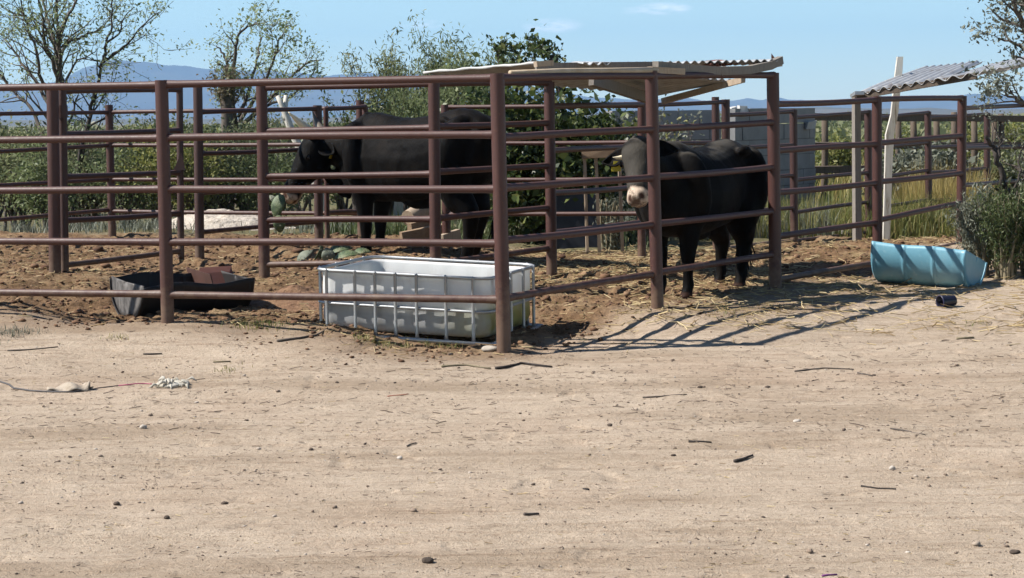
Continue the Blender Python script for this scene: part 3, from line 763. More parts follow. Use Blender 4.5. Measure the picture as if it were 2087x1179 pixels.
for (u, v, w, lab) in ((1493, 229, 12, "white lime stained block on top of the grey wall's left end"), (1514, 226, 16, "larger white lime stained block on top of the grey wall")):
    p = P(u, v, 24.35); mm = MB(); mm.box(p, (w * .0031, .01, 0), (-.01, .06, 0), (0, 0, .06), .012)
    o = mm.build("broken_block", noisy("lime_block", [(.3, (.6, .59, .57)), (.7, (.72, .71, .69))], 9, .9), smooth=False); tag(o, lab, "block")
m = MB(); a, b = P(752, 233, 30), P(845, 231, 30.5)
m.box(Vector(((a.x + b.x) / 2, 30.2, .8)), ((b.x - a.x) / 2, .25, 0), (-.03, .08, 0), (0, 0, a.z - .8), .01)
o = m.build("white_wall", noisy("old_whitewash", [(.3, (.55, .53, .5)), (.7, (.7, .68, .65))], 3, .9), smooth=False); tag(o, "whitewashed wall top showing just above the horned bull's back", "wall")
# forked whitewashed stump
m = MB(); Yf = 23.0
m.tube([Vector((P(680, 440, Yf).x, Yf, -.05)), P(640, 360, Yf), P(594, 268, Yf), P(580, 228, Yf), P(573, 212, Yf), P(565, 196, Yf)], [.06, .055, .046, .04, .03, .024], 9)
m.tube([P(583, 245, Yf), P(580, 226, Yf + .03), P(582, 210, Yf + .05), P(583, 195, Yf + .06)], [.04, .035, .03, .026], 9)
o = m.build("forked_post", WHITEWASH); tag(o, "whitewashed forked tree post standing behind the bull's horns", "post")
# boards and crate behind the bull
def board(u1, v1, u2, v2, Y, w, h, lab, mat=WOODPALE):
    o = MB().beam(P(u1, v1, Y), P(u2, v2, Y + .25), w, h, .004).build("plank", mat, smooth=False); tag(o, lab, "plank", "planks behind the horned bull")
BRW = noisy("brown_board", [(.3, (.26, .17, .10)), (.6, (.36, .25, .16)), (.8, (.2, .13, .08))], 5, .85, 40, .002, (3, 9, 9))
board(818, 487, 905, 470, 19.2, .06, .13, "lowest brown board of the pile seen under the bull's belly", BRW)
board(835, 468, 880, 458, 19.35, .06, .12, "middle brown board of the pile under the bull's belly", BRW)
board(900, 489, 935, 478, 19.2, .05, .10, "short tan board end between the bull's belly and hind legs", WOODPALE)
t_ = thing("log", P(850, 436, 19.6), "short thick pale log on top of the board pile under the bull's belly", "log")
m = MB(); m.tube([P(832, 446, 19.5), P(848, 437, 19.6), P(862, 430, 19.7)], [.085, .09, .088], 14); m.build("bark", WOODPALE, t_, auto=50)
# gravel heap
def heap(name, label, cat, C, rx, ry, h, mat, seed):
    n = 90; m = MB()
    xs = np.linspace(-1, 1, n); X, Y = np.meshgrid(xs, xs); r = np.sqrt(X ** 2 + Y ** 2)
    z = h * np.clip(1 - r ** 1.6, 0, 1) * (.7 + .6 * fbm(X, Y, 3, 4, seed)) + .12 * h * (fbm(X, Y, 14, 3, seed + 3) - .5) * (r < 1)
    V = np.stack([C[0] + X.ravel() * rx, C[1] + Y.ravel() * ry, C[2] - .03 + z.ravel()], 1)
    a = (np.arange(n - 1)[:, None] * n + np.arange(n - 1)[None, :]).ravel()
    o = npmesh(name, V, np.stack([a, a + 1, a + n + 1, a + n], 1), mat, None, True); tag(o, label, cat); return o
GRAV = noisy("pale_gravel", [(.3, (.4, .34, .27)), (.5, (.62, .54, .45)), (.7, (.72, .65, .56))], 14, .95, 30, .02)
p = P(447, 465, 22.6); heap("gravel_heap", "low heap of pale caliche gravel behind the back fence", "heap", (p.x, 22.6, g(p.x, 22.6)), .82, .7, .26, GRAV, 3)
SOIL = noisy("brown_soil", [(.3, (.15, .075, .04)), (.5, (.24, .13, .07)), (.7, (.33, .2, .11))], 9, .95, 25, .03)
p = P(1895, 500, 17.0); heap("soil_heap", "heap of dark brown soil behind the blue trough", "heap", (p.x, 17.25, g(p.x, 17.25) - .05), .75, .6, .20, SOIL, 8)
p = P(1690, 530, 16.9); heap("straw_heap", "small heap of brown straw under the fence left of the blue trough", "heap", (p.x, 17.1, g(p.x, 17.1) - .05), .40, .4, .16, SOIL, 11)
p = P(600, 590, 14.6); heap("manure_heap", "low brown manure mound at the foot of the inner fence post", "heap", (p.x, 14.7, g(p.x, 14.7) - .04), .62, .5, .15, SOIL, 21)
# ------------------------------------------------------------------ bulls
def coat_material(name, muzzle):
    m, n, l, b = newmat(name)
    no = tex(n, l, 2.6, 6, .6); n2 = tex(n, l, 60, 4, .7, (1, 1, .35)); n3 = tex(n, l, 22, 5, .65)
    c = ramp(n, l, no, [(.32, (.0035, .003, .003)), (.5, (.007, .006, .0055)), (.68, (.020, .015, .012))])
    c = mixc(n, l, mth(n, l, 'MULTIPLY', n2, .7), c, mixc(n, l, 1.0, c, (.55, .55, .55), 'MULTIPLY'))
    mz = ramp(n, l, n3, [(.34, tuple(x * .42 for x in muzzle)), (.46, muzzle), (.66, muzzle), (.76, tuple(x * .6 for x in muzzle))])
    c = mixc(n, l, attr(n, "lit_dust"), c, ramp(n, l, no, [(.3, (.055, .049, .041)), (.6, (.10, .09, .076))]))
    c = mixc(n, l, attr(n, "white"), c, mz)
    c = mixc(n, l, attr(n, "dark"), c, (.055, .028, .02))
    l.new(c, b.inputs["Base Color"]); b.inputs["Roughness"].default_value = .6; b.inputs["Specular IOR Level"].default_value = .05
    b.inputs["Sheen Weight"].default_value = .015; b.inputs["Sheen Roughness"].default_value = .4
    bump(n, l, b, n2, .006, .9)
    return m
HORN = noisy("horn", [(.3, (.50, .42, .28)), (.55, (.66, .58, .42)), (.8, (.40, .32, .21))], 6, .5, 50, .001, (1, 1, 3), k=1.1)
HORND = noisy("dark_horn", [(.3, (.10, .08, .06)), (.7, (.2, .16, .12))], 9, .5)
EYE = noisy("eye_black", [(.3, (.008, .006, .005)), (.7, (.016, .01, .008))], 20, .12)
TAGM = noisy("ear_tag_yellow", [(.3, (.62, .50, .03)), (.7, (.74, .62, .06))], 12, .5)
HOOF = None
def bull(label, base, head, sc, poll, muzz, up_hint, legs, horns, ears, muzzle_col, neck_dip=.0, tailw=.04, white_t=.72, tags=(), dewlap=True, hump=0.0, lit_dusty=False):
    hx = Vector((head[0], head[1], 0)).normalized(); hy = Vector((-hx.y, hx.x, 0)); base = Vector(base)
    def W(x, y, z): return base + hx * (x * sc) + hy * (y * sc) + Vector((0, 0, z * sc))
    t = thing("bull", base, label, "bull")
    m = MB(); N = 26
    def ring(c, a, b, ra, rb, e=.82, top=1.0):
        out = []
        for k in range(N):
            an = 2 * math.pi * k / N; ca, sa = math.cos(an), math.sin(an)
            x = math.copysign(abs(ca) ** e, ca); y = math.copysign(abs(sa) ** e, sa)
            w = 1.0
            if y > 0: w = 1 - (1 - top) * y          # narrower towards the back line
            out.append(Vector(c) + a * (ra * x * w) + b * (rb * y))
        return out
    Z = Vector((0, 0, 1))
    st = [(-.88, 1.20, 1.02, .07, .9), (-.85, 1.26, .86, .15, .8), (-.79, 1.315, .74, .215, .72), (-.66, 1.365, .63, .275, .72), (-.52, 1.385, .60, .30, .74), (-.38, 1.365, .60, .30, .75),
          (-.2, 1.325, .57, .315, .78), (0, 1.305, .545, .335, .8), (.2, 1.305, .535, .335, .78), (.36, 1.325 + hump * .5, .53, .31, .68), (.52, 1.335 + hump, .53, .285, .55),
          (.66, 1.31 + hump * .5, .55, .255, .55), (.78, 1.24, .60, .22, .65), (.86, 1.14, .68, .16, .8), (.90, 1.05, .76, .08, .9)]
    m.loft([ring(W(x, 0, (a + b) / 2), hy, Z, w * sc, (a - b) / 2 * sc, .84, tp) for x, a, b, w, tp in st])
    # muscle masses: shoulders, thighs, hip points
    def ell(c, ax, rx, ry, rz):
        ax = Vector(ax).normalized(); sd = ax.cross(Z).normalized() if abs(ax.z) < .95 else hy; upv = sd.cross(ax)
        rings = []
        for j in range(11):
            th = math.pi * (.03 + .94 * j / 10)
            rings.append([Vector(c) - ax * (rx * sc * math.cos(th)) + (sd * (ry * math.cos(2 * math.pi * k / 16)) + upv * (rz * math.sin(2 * math.pi * k / 16))) * (sc * math.sin(th)) for k in range(16)])
        m.loft(rings)
    for s in (1, -1):
        ell(W(.56, s * .19, .93), Z + hx * .15, .36, .20, .12)
        ell(W(-.58, s * .17, .93), Z - hx * .18, .40, .26, .155)
        ell(W(-.46, s * .24, 1.27), hx, .10, .05, .05)
        ell(W(-.80, s * .11, 1.18), hx, .09, .06, .07)
    # legs
    for (kind, s, dx) in legs:
        y = s
        if kind == 'f':
            pts = [W(.56 + dx * .25, y * .19, .86), W(.54 + dx * .45, y * .185, .66), W(.54 + dx * .7, y * .17, .50), W(.545 + dx * .85, y * .165, .40), W(.54 + dx * .9, y * .165, .34), W(.54 + dx, y * .165, .2), W(.54 + dx, y * .165, .12), W(.565 + dx, y * .165, .06), W(.59 + dx, y * .165, -.01)]
            rr = [.14, .118, .084, .073, .064, .047, .055, .052, .072]
        else:
            pts = [W(-.60 + dx * .2, y * .18, .92), W(-.53 + dx * .4, y * .19, .72), W(-.60 + dx * .6, y * .18, .56), W(-.70 + dx * .8, y * .17, .46), W(-.71 + dx * .85, y * .165, .40), W(-.68 + dx * .95, y * .165, .25), W(-.665 + dx, y * .165, .13), W(-.64 + dx, y * .165, .06), W(-.61 + dx, y * .165, -.01)]
            rr = [.205, .185, .135, .095, .078, .056, .06, .055, .074]
        m.tube(pts, [r * sc for r in rr], 14)
    # sheath
    ell(W(-.02, 0, .53), hx, .22, .05, .06)
    # neck and head
    poll, muzz = Vector(poll), Vector(muzz); ax = (muzz - poll); HL = ax.length; ax.normalize()
    sd = ax.cross(Vector(up_hint)).normalized(); nm = sd.cross(ax).normalized()    # nm: out of the forehead
    if nm.dot(Vector(up_hint)) < 0: nm = -nm
    k = HL / .52
    hc = lambda tt, off=0.0: poll + ax * (tt * HL) + nm * (off * k)
    hs = [(-.09, -.10, .085, .08), (-.03, -.085, .125, .105), (.08, -.095, .135, .128), (.2, -.11, .128, .142), (.33, -.115, .122, .138), (.45, -.10, .102, .115), (.6, -.09, .083, .093),
          (.75, -.085, .076, .083), (.86, -.085, .083, .082), (.94, -.088, .085, .074), (.99, -.092, .07, .055), (1.015, -.095, .04, .03)]
    m.loft([ring(hc(tt, off), sd, nm, w * k, h * k, .88) for tt, off, w, h in hs])
    ns = W(.60, 0, 1.02); ne = hc(.10, -.13); nrings = []
    for j in range(9):
        f = j / 8; c = ns.lerp(ne, f) + Vector((0, 0, -neck_dip * math.sin(math.pi * f)))
        d0 = hx; d1 = (ne - ns).normalized(); d2 = (ax * .3 - nm * .5 + d1).normalized()
        d = (d0 * (1 - f) ** 2 + d1 * 2 * f * (1 - f) + d2 * f ** 2).normalized()
        s_ = d.cross(Z).normalized() * 1.0; s_ = (s_ * (1 - f) + sd * f * (1 if s_.dot(sd) > 0 else -1)).normalized(); u_ = s_.cross(d); u_ = u_ if u_.z > 0 or f > .8 else -u_
        nrings.append(ring(c, s_, u_, (.225 * (1 - f) + .125 * f * k / sc) * sc, (.335 * (1 - f) ** 1.2 + .165 * f * k / sc + .02) * sc, .9, .7))
    m.loft(nrings)
    if dewlap:
        a0 = W(.84, 0, .74); a1 = hc(.35, -.24); rings = []
        for j in range(8):
            f = j / 7; c = a0.lerp(a1, f) + Vector((0, 0, -.05 * sc * math.sin(math.pi * f)))
            rings.append(ring(c, hy, Z, .035 * sc, (.15 * (1 - f) + .05) * sc, .9))
        m.loft(rings)
    # one continuous skin
    tmp = m.build("tmp", None); md = tmp.modifiers.new("r", 'REMESH'); md.mode = 'VOXEL'; md.voxel_size = .016; md.use_smooth_shade = True
    sm = tmp.modifiers.new("s", 'SMOOTH'); sm.factor = .5; sm.iterations = 5
    dg = bpy.context.evaluated_depsgraph_get(); me = bpy.data.meshes.new_from_object(tmp.evaluated_get(dg)); bpy.data.objects.remove(tmp)
    nv = len(me.vertices); co = np.zeros(nv * 3); me.vertices.foreach_get('co', co); co = co.reshape(-1, 3)
    rel = co - np.array(poll); tt = rel @ np.array(ax) / HL; hh = rel @ np.array(nm) / k; ss = rel @ np.array(sd) / k
    inh = (np.abs(ss) < .22) & (hh > -.33) & (hh < .2)
    jag = .05 * np.sin(ss * 50) + .04 * np.sin(hh * 60 + 2)
    white = sstep(white_t - .02, white_t + .03, tt + jag * .35) * inh
    chin = sstep(.60, .68, tt) * sstep(-.13, -.17, hh) * inh
    white = np.maximum(white, chin)
    dark = np.zeros(nv)
    for s in (1, -1):
        dn = np.sqrt(((tt - .94) / .05) ** 2 + ((ss - s * .045) / .026) ** 2 + ((hh + .06) / .05) ** 2); dark = np.maximum(dark, 1 - sstep(.8, 1.25, dn))
    dm = np.sqrt(((tt - .95) / .09) ** 2 + ((hh + .128) / .013) ** 2); dark = np.maximum(dark, (1 - sstep(.7, 1.3, dm)) * (np.abs(ss) < .07))
    dark = np.maximum(dark, .85 * sstep(.955, .975, tt + .012 * np.sin(ss * 90)) * sstep(-.115, -.10, hh) * sstep(.30, .5, fbm(ss * 30, hh * 30, 1, 3, 7)))
    hoof = 1 - sstep(.05, .065, (co[:, 2] - base.z) / sc)
    dark = np.maximum(dark * inh, hoof * .6)
    # nostrils and eye sockets pressed in
    push = np.zeros(nv)
    nor = np.zeros(nv * 3); me.vertices.foreach_get('normal', nor); nor = nor.reshape(-1, 3)
    co = co - nor * (dark * inh * .008)[:, None]
    q = co - np.array(base)
    wr = (fbm(q[:, 0] * 3 + q[:, 2], q[:, 1] * 3 + q[:, 2] * 2, 3, 3, 5) - .5) * .016
    co = co + nor * wr[:, None]
    co -= np.array(base)
    me.vertices.foreach_set('co', co.astype(np.float32).ravel())
    lit_dust = np.zeros(nv)
    if lit_dusty:  # grey dust that also carries painted sunlight on the forehead and back
        w_ = fbm(q[:, 0] * 5, q[:, 1] * 5 + q[:, 2] * 5, 1, 4, 8)
        lit_dust = .75 * sstep(-.16, -.04, hh) * (np.abs(ss) < .13) * inh * sstep(.02, .12, tt) * (1 - sstep(white_t - .1, white_t, tt)) + sstep(.55, .9, nor[:, 2]) * sstep(.9, 1.1, q[:, 2] / sc) * sstep(.40, .58, w_) * .8
        lit_dust = np.clip(lit_dust * (.55 + .9 * w_), 0, 1)
    for nm_, ar in (("white", white), ("dark", dark), ("lit_dust", lit_dust)):
        a = me.attributes.new(nm_, 'FLOAT', 'POINT'); a.data.foreach_set('value', ar.astype(np.float32))
    me.materials.clear(); skin = coat_material("bull_coat", muzzle_col)
    finish("body", me, skin, t, True)
    # eyes
    for s in (1, -1):
        c = hc(.30, -.045) + sd * (s * .112 * k)
        mm = MB(); mm.blob(c, .022, .022, .022, 1, 0, 14, 10); mm.build("eye", EYE, t)
        mm = MB(); mm.tube([c + ax * -.03 + nm * .012 + sd * s * .004, c + nm * .024 + sd * s * .012, c + ax * .03 + nm * .010 + sd * s * .004], [.006, .011, .006], 8); mm.build("brow", skin, t)
    # ears: cupped leaves
    for (s, tip_dir, ln, drop, tg_) in ears:
        c = hc(.06, -.10) + sd * (s * .10 * k); d = (sd * s + Vector(tip_dir)).normalized(); wv = d.cross(nm).normalized(); fv = wv.cross(d)
        mm = MB(); nu, nw = 14, 10
        def f(u, v):
            w = .078 * math.sin(math.pi * min(1, .12 + .88 * u) ** .8) * (1.0 if u < 1 else 0); a = (v - .5) * 2
            return c + d * (ln * u) + wv * (w * a) + fv * (.035 * a * a - .02 * math.sin(math.pi * u)) + Vector((0, 0, -drop * u * u))
        mm.grid(f, nu, nw); eo = mm.build("ear", skin, t); so = eo.modifiers.new("thick", 'SOLIDIFY'); so.thickness = .012; so.offset = 0
        if tg_:
            tp = Vector(f(.55, .5)); q = MB(); dv = Vector(tg_[0]).normalized(); wvv = Vector(tg_[1]).normalized(); h_, w_ = tg_[2]
            nrm = dv.cross(wvv).normalized()
            tp += nrm * tg_[3]
            q.loft([[tp + dv * a_ * h_ + wvv * b_ * w_ + nrm * e for a_, b_ in ((0, -.25), (0, .25), (.3, .3), (.45, .55), (1, .5), (1, -.5), (.45, -.55), (.3, -.3))] for e in (-.002, .002)])
            q.build("ear_tag", TAGM, eo if False else t, smooth=False)
    for (pts, rr, mt) in horns:
        mm = MB(); P0 = [Vector(p) for p in pts]; 
        # smooth the horn's curve
        n_ = 16; cu = []
        for i in range(n_ + 1):
            f = i / n_; q = [p.copy() for p in P0]
            while len(q) > 1: q = [q[j].lerp(q[j + 1], f) for j in range(len(q) - 1)]
            cu.append(q[0])
        mm.tube(cu, [rr * (1 - .92 * (i / n_) ** 1.3) for i in range(n_ + 1)], 14); mm.build("horn", mt, t)
    # tail
    mm = MB(); tl = [W(-.87, 0, 1.21), W(-.92, .0, 1.15), W(-.945, .015, .98), W(-.93, .02, .7), W(-.92, .03, .42)]
    mm.tube(tl, [x * sc for x in (.04, .032, .024, .02, .018)], 10); mm.build("tail", skin, t)
    mm = MB()
    for i in range(46):
        a = tl[-1] + Vector((random.gauss(0, .012), random.gauss(0, .012), random.uniform(-.02, .06)))
        e = a + Vector((random.gauss(0, .03), random.gauss(0, .03), -random.uniform(.18, .32) * sc))
        mm.tube([a, a.lerp(e, .5) + Vector((random.gauss(0, .012), random.gauss(0, .012), 0)), e], [.006, .007, .002], 4, False)
    mm.build("tail_switch", skin, t)
    return t, W, hc, sd, nm, ax

# horned bull, broadside, facing left and a little away
bx, by = -.83, 17.93
pollL, muzL = P(630, 282, 18.42), P(566, 400, 18.26)
zb = 1.5 - (532 - 245) / F * 17.9
hA, hB = P(634, 276, 18.36), P(658, 272, 18.62)
bull("large black horned bull standing sideways behind the white water tank, eating a cactus pad", (bx, by, zb), (-.79, .615), 1.0, pollL, muzL, (-.75, -.25, .55),
     [('f', 1, -.02), ('f', -1, .10), ('h', 1, -.03), ('h', -1, .16)],
     [([hA, P(622, 258, 18.28), P(606, 246, 18.25), P(588, 229, 18.2)], .056, HORN), ([hB, P(650, 258, 18.75), P(642, 248, 18.8), P(637, 226, 18.85)], .046, HORND)],
     [(-1, (.45, .25, -.25), .19, .04, ((-.4, -.1, -.9), (.25, .9, -.1), (.065, .05), .02)), (1, (.3, .2, -.1), .18, .03, None)], (.62, .48, .36), .03, white_t=.90, hump=.03)

# second bull, facing the camera under the tin roof
bx, by = 1.46, 15.24
zb = 1.5 - (600 - 237.5) / F * 15.1
bull("black bull with a pale muzzle facing the camera from under the tin roof", (bx, by, zb), (-.52, -.854), .86, P(1294, 289, 14.36), P(1292, 402, 14.04), (-.38, -.80, .46),
     [('f', 1, .02), ('f', -1, -.10), ('h', 1, .12), ('h', -1, -.14)],
     [([P(1274, 321, 14.42), P(1262, 323, 14.40), P(1249, 321, 14.38)], .024, HORN)],
     [(1, (-.1, .15, -.12), .19, .02, ((0, -.1, -1), (1, .1, 0), (.075, .068), .03)), (-1, (.1, .2, -.12), .19, .03, None)], (.74, .58, .45), .05, white_t=.82, hump=.05, lit_dusty=True)
# ------------------------------------------------------------------ vegetation
def leaves(name, C, size, mat, parent, aspect=.45, up=0.0, jitter=.35, hang=None, kind=None):
    C = np.asarray(C); n = len(C)
    a = rng.normal(size=(n, 3)); 
    if hang is not None: a = a * .55 + np.array(hang)
    a /= np.linalg.norm(a, axis=1)[:, None]
    b = rng.normal(size=(n, 3)); b -= a * (a * b).sum(1)[:, None]; b /= np.linalg.norm(b, axis=1)[:, None]
    s = size * (1 + jitter * rng.normal(size=n)).clip(.35, 2)
    nn = np.cross(a, b)
    L = a * (s / 2)[:, None]; Wd = b * (s * aspect / 2)[:, None]; cup = nn * (s * .07)[:, None]
    V = np.stack([C - L, C + Wd + cup, C + L, C - Wd + cup], 1).reshape(-1, 3)
    Fq = np.arange(4 * n).reshape(n, 4)
    o = npmesh(name, V, Fq, mat, parent, True, [("rnd", 'FACE', rng.random(n))])
    if kind: o['kind'] = kind
    return o
def branch(p, d, L, r, lev, out, tips, rr, spread=.7, up=.25, kids=(3, 5), seg=6, wob=.18, shrink=.6):
    p = Vector(p); d = Vector(d).normalized(); pts = [p.copy()]; rad = [r]
    for i in range(seg):
        d = (d + Vector((rr.gauss(0, wob), rr.gauss(0, wob), rr.gauss(0, wob * .7) + up * .18))).normalized()
        p = p + d * (L / seg); pts.append(p.copy()); rad.append(r * (1 - .62 * (i + 1) / seg))
        if lev == 0: tips.append((p.copy(), d.copy()))
    out.append((pts, rad))
    if lev > 0:
        for _ in range(rr.randint(*kids)):
            i = rr.randint(2, seg); q = pts[i]; dd = (pts[i] - pts[i - 1]).normalized()
            o = Vector((rr.gauss(0, 1), rr.gauss(0, 1), rr.gauss(0, .7))); o -= dd * o.dot(dd)
            if o.length < 1e-3: continue
            branch(q, dd + o.normalized() * spread, L * shrink * rr.uniform(.75, 1.2), rad[i] * .62, lev - 1, out, tips, rr, spread, up, kids, max(4, seg - 1), wob, shrink)
        tips.append((pts[-1], d))
def plant(name, label, cat, base, branches, tips, bark, leafm, lsize, nleaf, sigma, group=None, aspect=.45, hang=None, pn="trunk", ln="crown", clump=1):
    t = thing(name, base, label, cat, group)
    m = MB()
    for pts, rad in branches: m.tube(pts, [max(.0025, q) for q in rad], 6 if rad[0] > .02 else 4, False)
    m.build(pn, bark, t)
    if nleaf:
        T = np.array([list(p) for p, d in tips]); idx = rng.integers(0, len(T), nleaf)
        C = T[idx] + rng.normal(size=(nleaf, 3)) * sigma
        C = C[C[:, 2] > base[2] - .02]
        leaves(ln, C, lsize, leafm, t, aspect, hang=hang)
    return t
BARK = noisy("grey_bark", [(.3, (.07, .055, .045)), (.55, (.14, .115, .095)), (.75, (.22, .19, .165))], 14, .9, 60, .004, (2, 2, .5))
BARKD = noisy("dark_bark", [(.3, (.03, .024, .02)), (.55, (.06, .048, .04)), (.75, (.10, .08, .07))], 14, .9, 60, .004, (2, 2, .5))
STEM = noisy("dry_stem", [(.3, (.18, .15, .09)), (.55, (.3, .25, .16)), (.75, (.14, .13, .07))], 14, .9)
L_MESQ = leafmat("mesquite_leaf", [(0, (.12, .145, .06)), (.4, (.205, .235, .105)), (.75, (.29, .32, .16)), (1, (.40, .39, .22))], .45)
L_PALE = leafmat("pale_leaf", [(0, (.22, .29, .12)), (.5, (.33, .40, .19)), (1, (.46, .50, .29))], .45)
L_FEATH = leafmat("feathery_leaf", [(0, (.14, .18, .075)), (.5, (.22, .27, .12)), (1, (.31, .35, .18))], .45)
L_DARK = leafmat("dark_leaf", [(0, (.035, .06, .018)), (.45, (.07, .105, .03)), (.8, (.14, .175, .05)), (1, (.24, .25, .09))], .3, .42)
L_SAGE = leafmat("sage_leaf", [(0, (.11, .12, .085)), (.5, (.20, .22, .16)), (1, (.32, .33, .26))], .25)
L_YEL = leafmat("yellow_green_leaf", [(0, (.15, .18, .045)), (.5, (.27, .29, .08)), (1, (.38, .36, .13))], .4)
L_TARR = leafmat("tarragon_leaf", [(0, (.05, .075, .025)), (.5, (.10, .14, .045)), (.85, (.17, .21, .085)), (1, (.29, .29, .17))], .3)
L_GRASS = leafmat("grass_blade", [(0, (.12, .15, .035)), (.45, (.23, .26, .075)), (.8, (.40, .37, .13)), (1, (.55, .45, .20))], .4)
L_DRY = leafmat("dry_grass_blade", [(0, (.28, .21, .065)), (.5, (.48, .37, .12)), (1, (.62, .50, .21))], .4)

# ---- left sparse tree and its thin neighbour, drawn limb by limb then twigged at random
def limb_tree(name, label, base_u, Y, guides, bark, leafm, seed, twig_L, twig_n, nleaf, lsize, sigma, depth=.7, hang=None, aspect=.45, lev=1, spread=.8):
    rr = random.Random(seed); out = []; tips = []
    b = P(base_u[0], base_u[1], Y); base = Vector((b.x, Y, g(b.x, Y)))
    for (r0_, r1_, yo, pts) in guides:
        q = []
        for i, (u, v) in enumerate(pts):
            f = i / (len(pts) - 1); q.append(P(u, v, Y + yo * f * depth + rr.gauss(0, .02)))
        # refine
        n = (len(q) - 1) * 4; w = []
        for i in range(n + 1):
            f = i / n * (len(q) - 1); k = min(int(f), len(q) - 2); f -= k
            pm, pa, pb, pc = q[max(k - 1, 0)], q[k], q[k + 1], q[min(k + 2, len(q) - 1)]
            w.append(.5 * ((2 * pa) + (pb - pm) * f + (2 * pm - 5 * pa + 4 * pb - pc) * f * f + (3 * pa - pm - 3 * pb + pc) * f ** 3) + Vector((rr.gauss(0, .008), rr.gauss(0, .02), rr.gauss(0, .008))))
        rad = [r0_ + (r1_ - r0_) * (i / n) for i in range(n + 1)]
        out.append((w, rad))
        L = sum((w[i + 1] - w[i]).length for i in range(n))
        for _ in range(int(twig_n * L)):
            i = rr.randint(max(1, n // 5), n); d = (w[i] - w[i - 1]).normalized()
            o = Vector((rr.gauss(0, 1), rr.gauss(0, 1), rr.gauss(.2, .7))); o -= d * o.dot(d)
            branch(w[i], d + o.normalized() * spread, twig_L * rr.uniform(.5, 1.4), max(.004, rad[i] * .5), lev, out, tips, rr, .75, .15, (2, 4), 5, .2, .6)
    return plant(name, label, "tree", base, out, tips, bark, leafm, lsize, nleaf, sigma, None, aspect, hang)
limb_tree("mesquite_tree", "tall sparse grey tree with bare fanning limbs at the far left", (124, 400), 25.0, [
    (0.058, 0.0372, 0, [(118, 480), (122, 330), (126, 250), (124, 170)]),
    (0.037, 0.0074, .6, [(124, 175), (119, 120), (104, 62), (88, 5), (74, -70)]),
    (0.034, 0.0074, -.6, [(124, 175), (121, 100), (117, 40), (112, -70)]),
    (0.034, 0.0074, .3, [(125, 170), (118, 115), (123, 72), (141, 30), (162, -12), (180, -70)]),
    (0.031, 0.0074, -.9, [(122, 185), (108, 128), (92, 95), (88, 40), (80, 0), (62, -60)]),
    (0.027, 0.0062, 1.1, [(110, 240), (80, 175), (42, 126), (22, 92), (8, 78)]),
    (0.027, 0.0062, -1.2, [(112, 235), (86, 165), (78, 115), (56, 60), (46, 20), (36, -60)]),
    (0.024, 0.0050, .8, [(120, 130), (134, 92), (166, 76), (192, 66), (212, 54), (238, 16)]),
    (0.020, 0.0050, -.5, [(130, 200), (142, 150), (158, 124), (178, 117), (196, 101)]),
    (0.027, 0.0050, 1.2, [(100, 300), (60, 220), (30, 190), (-20, 130), (-60, 60)]),
    (0.020, 0.0050, -.8, [(118, 118), (100, 70), (70, 40), (30, 28), (0, 10)])], BARK, L_PALE, 3, .55, 6.5, 6600, .040, .07)
limb_tree("mesquite_tree", "thin dark leaning sapling with few leaves, right of the tall sparse tree", (165, 330), 24.6, [
    (.035, .016, 0, [(146, 470), (160, 340), (176, 260), (190, 205), (204, 148), (211, 122)]),
    (.022, .006, .5, [(211, 122), (217, 90), (226, 58), (229, 10), (232, -40)]),
    (.02, .005, -.6, [(211, 122), (236, 110), (266, 84), (291, 55), (322, 24)]),
    (.016, .005, .3, [(218, 88), (240, 70), (252, 40), (274, 14)]),
    (.014, .004, -.3, [(206, 142), (193, 122), (170, 119)]),
    (.016, .005, .5, [(176, 262), (215, 240), (222, 225), (270, 285)])], BARKD, L_PALE, 5, .45, 5.5, 1500, .042, .06)
limb_tree("mesquite_tree", "sparse light green tree with bare upper twigs behind the left front fence rail", (490, 300), 27.0, [
    (.06, .03, 0, [(486, 420), (482, 300), (474, 215), (468, 170)]),
    (.03, .006, .4, [(468, 175), (462, 130), (452, 105), (440, 92)]),
    (.03, .006, -.4, [(470, 175), (480, 110), (487, 70), (510, 52), (524, 48)]),
    (.03, .007, .8, [(486, 240), (512, 170), (526, 110), (532, 76)]),
    (.03, .007, -.8, [(488, 250), (530, 180), (556, 130), (572, 76), (580, 70)]),
    (.028, .007, .6, [(490, 260), (560, 190), (600, 150), (630, 128), (652, 122)]),
    (.028, .007, -.3, [(490, 260), (545, 215), (590, 200), (640, 150)])], BARK, L_PALE, 8, .30, 7.5, 3600, .044, .07)
rr = random.Random(17); out = []; tips = []
b = P(462, 300, 26.4)
for k in range(10):
    branch(P(462 + rr.uniform(-10, 10), 228, 26.4), (rr.gauss(0, .25), rr.gauss(0, .25), 1), .35, .02, 1, out, tips, rr, .6, .2)
out.append(([Vector((b.x, 26.4, 0)), P(463, 240, 26.4), P(461, 176, 26.4)], [.09, .085, .07]))
plant("vine_stump", "thick brown stump wrapped in dead vines below the sparse light green tree", "stump", (b.x, 26.4, g(b.x, 26.4)), out, tips, BARK, leafmat("dead_vine", [(0, (.14, .11, .07)), (.5, (.26, .21, .14)), (1, (.20, .23, .11))]), .05, 900, .08)

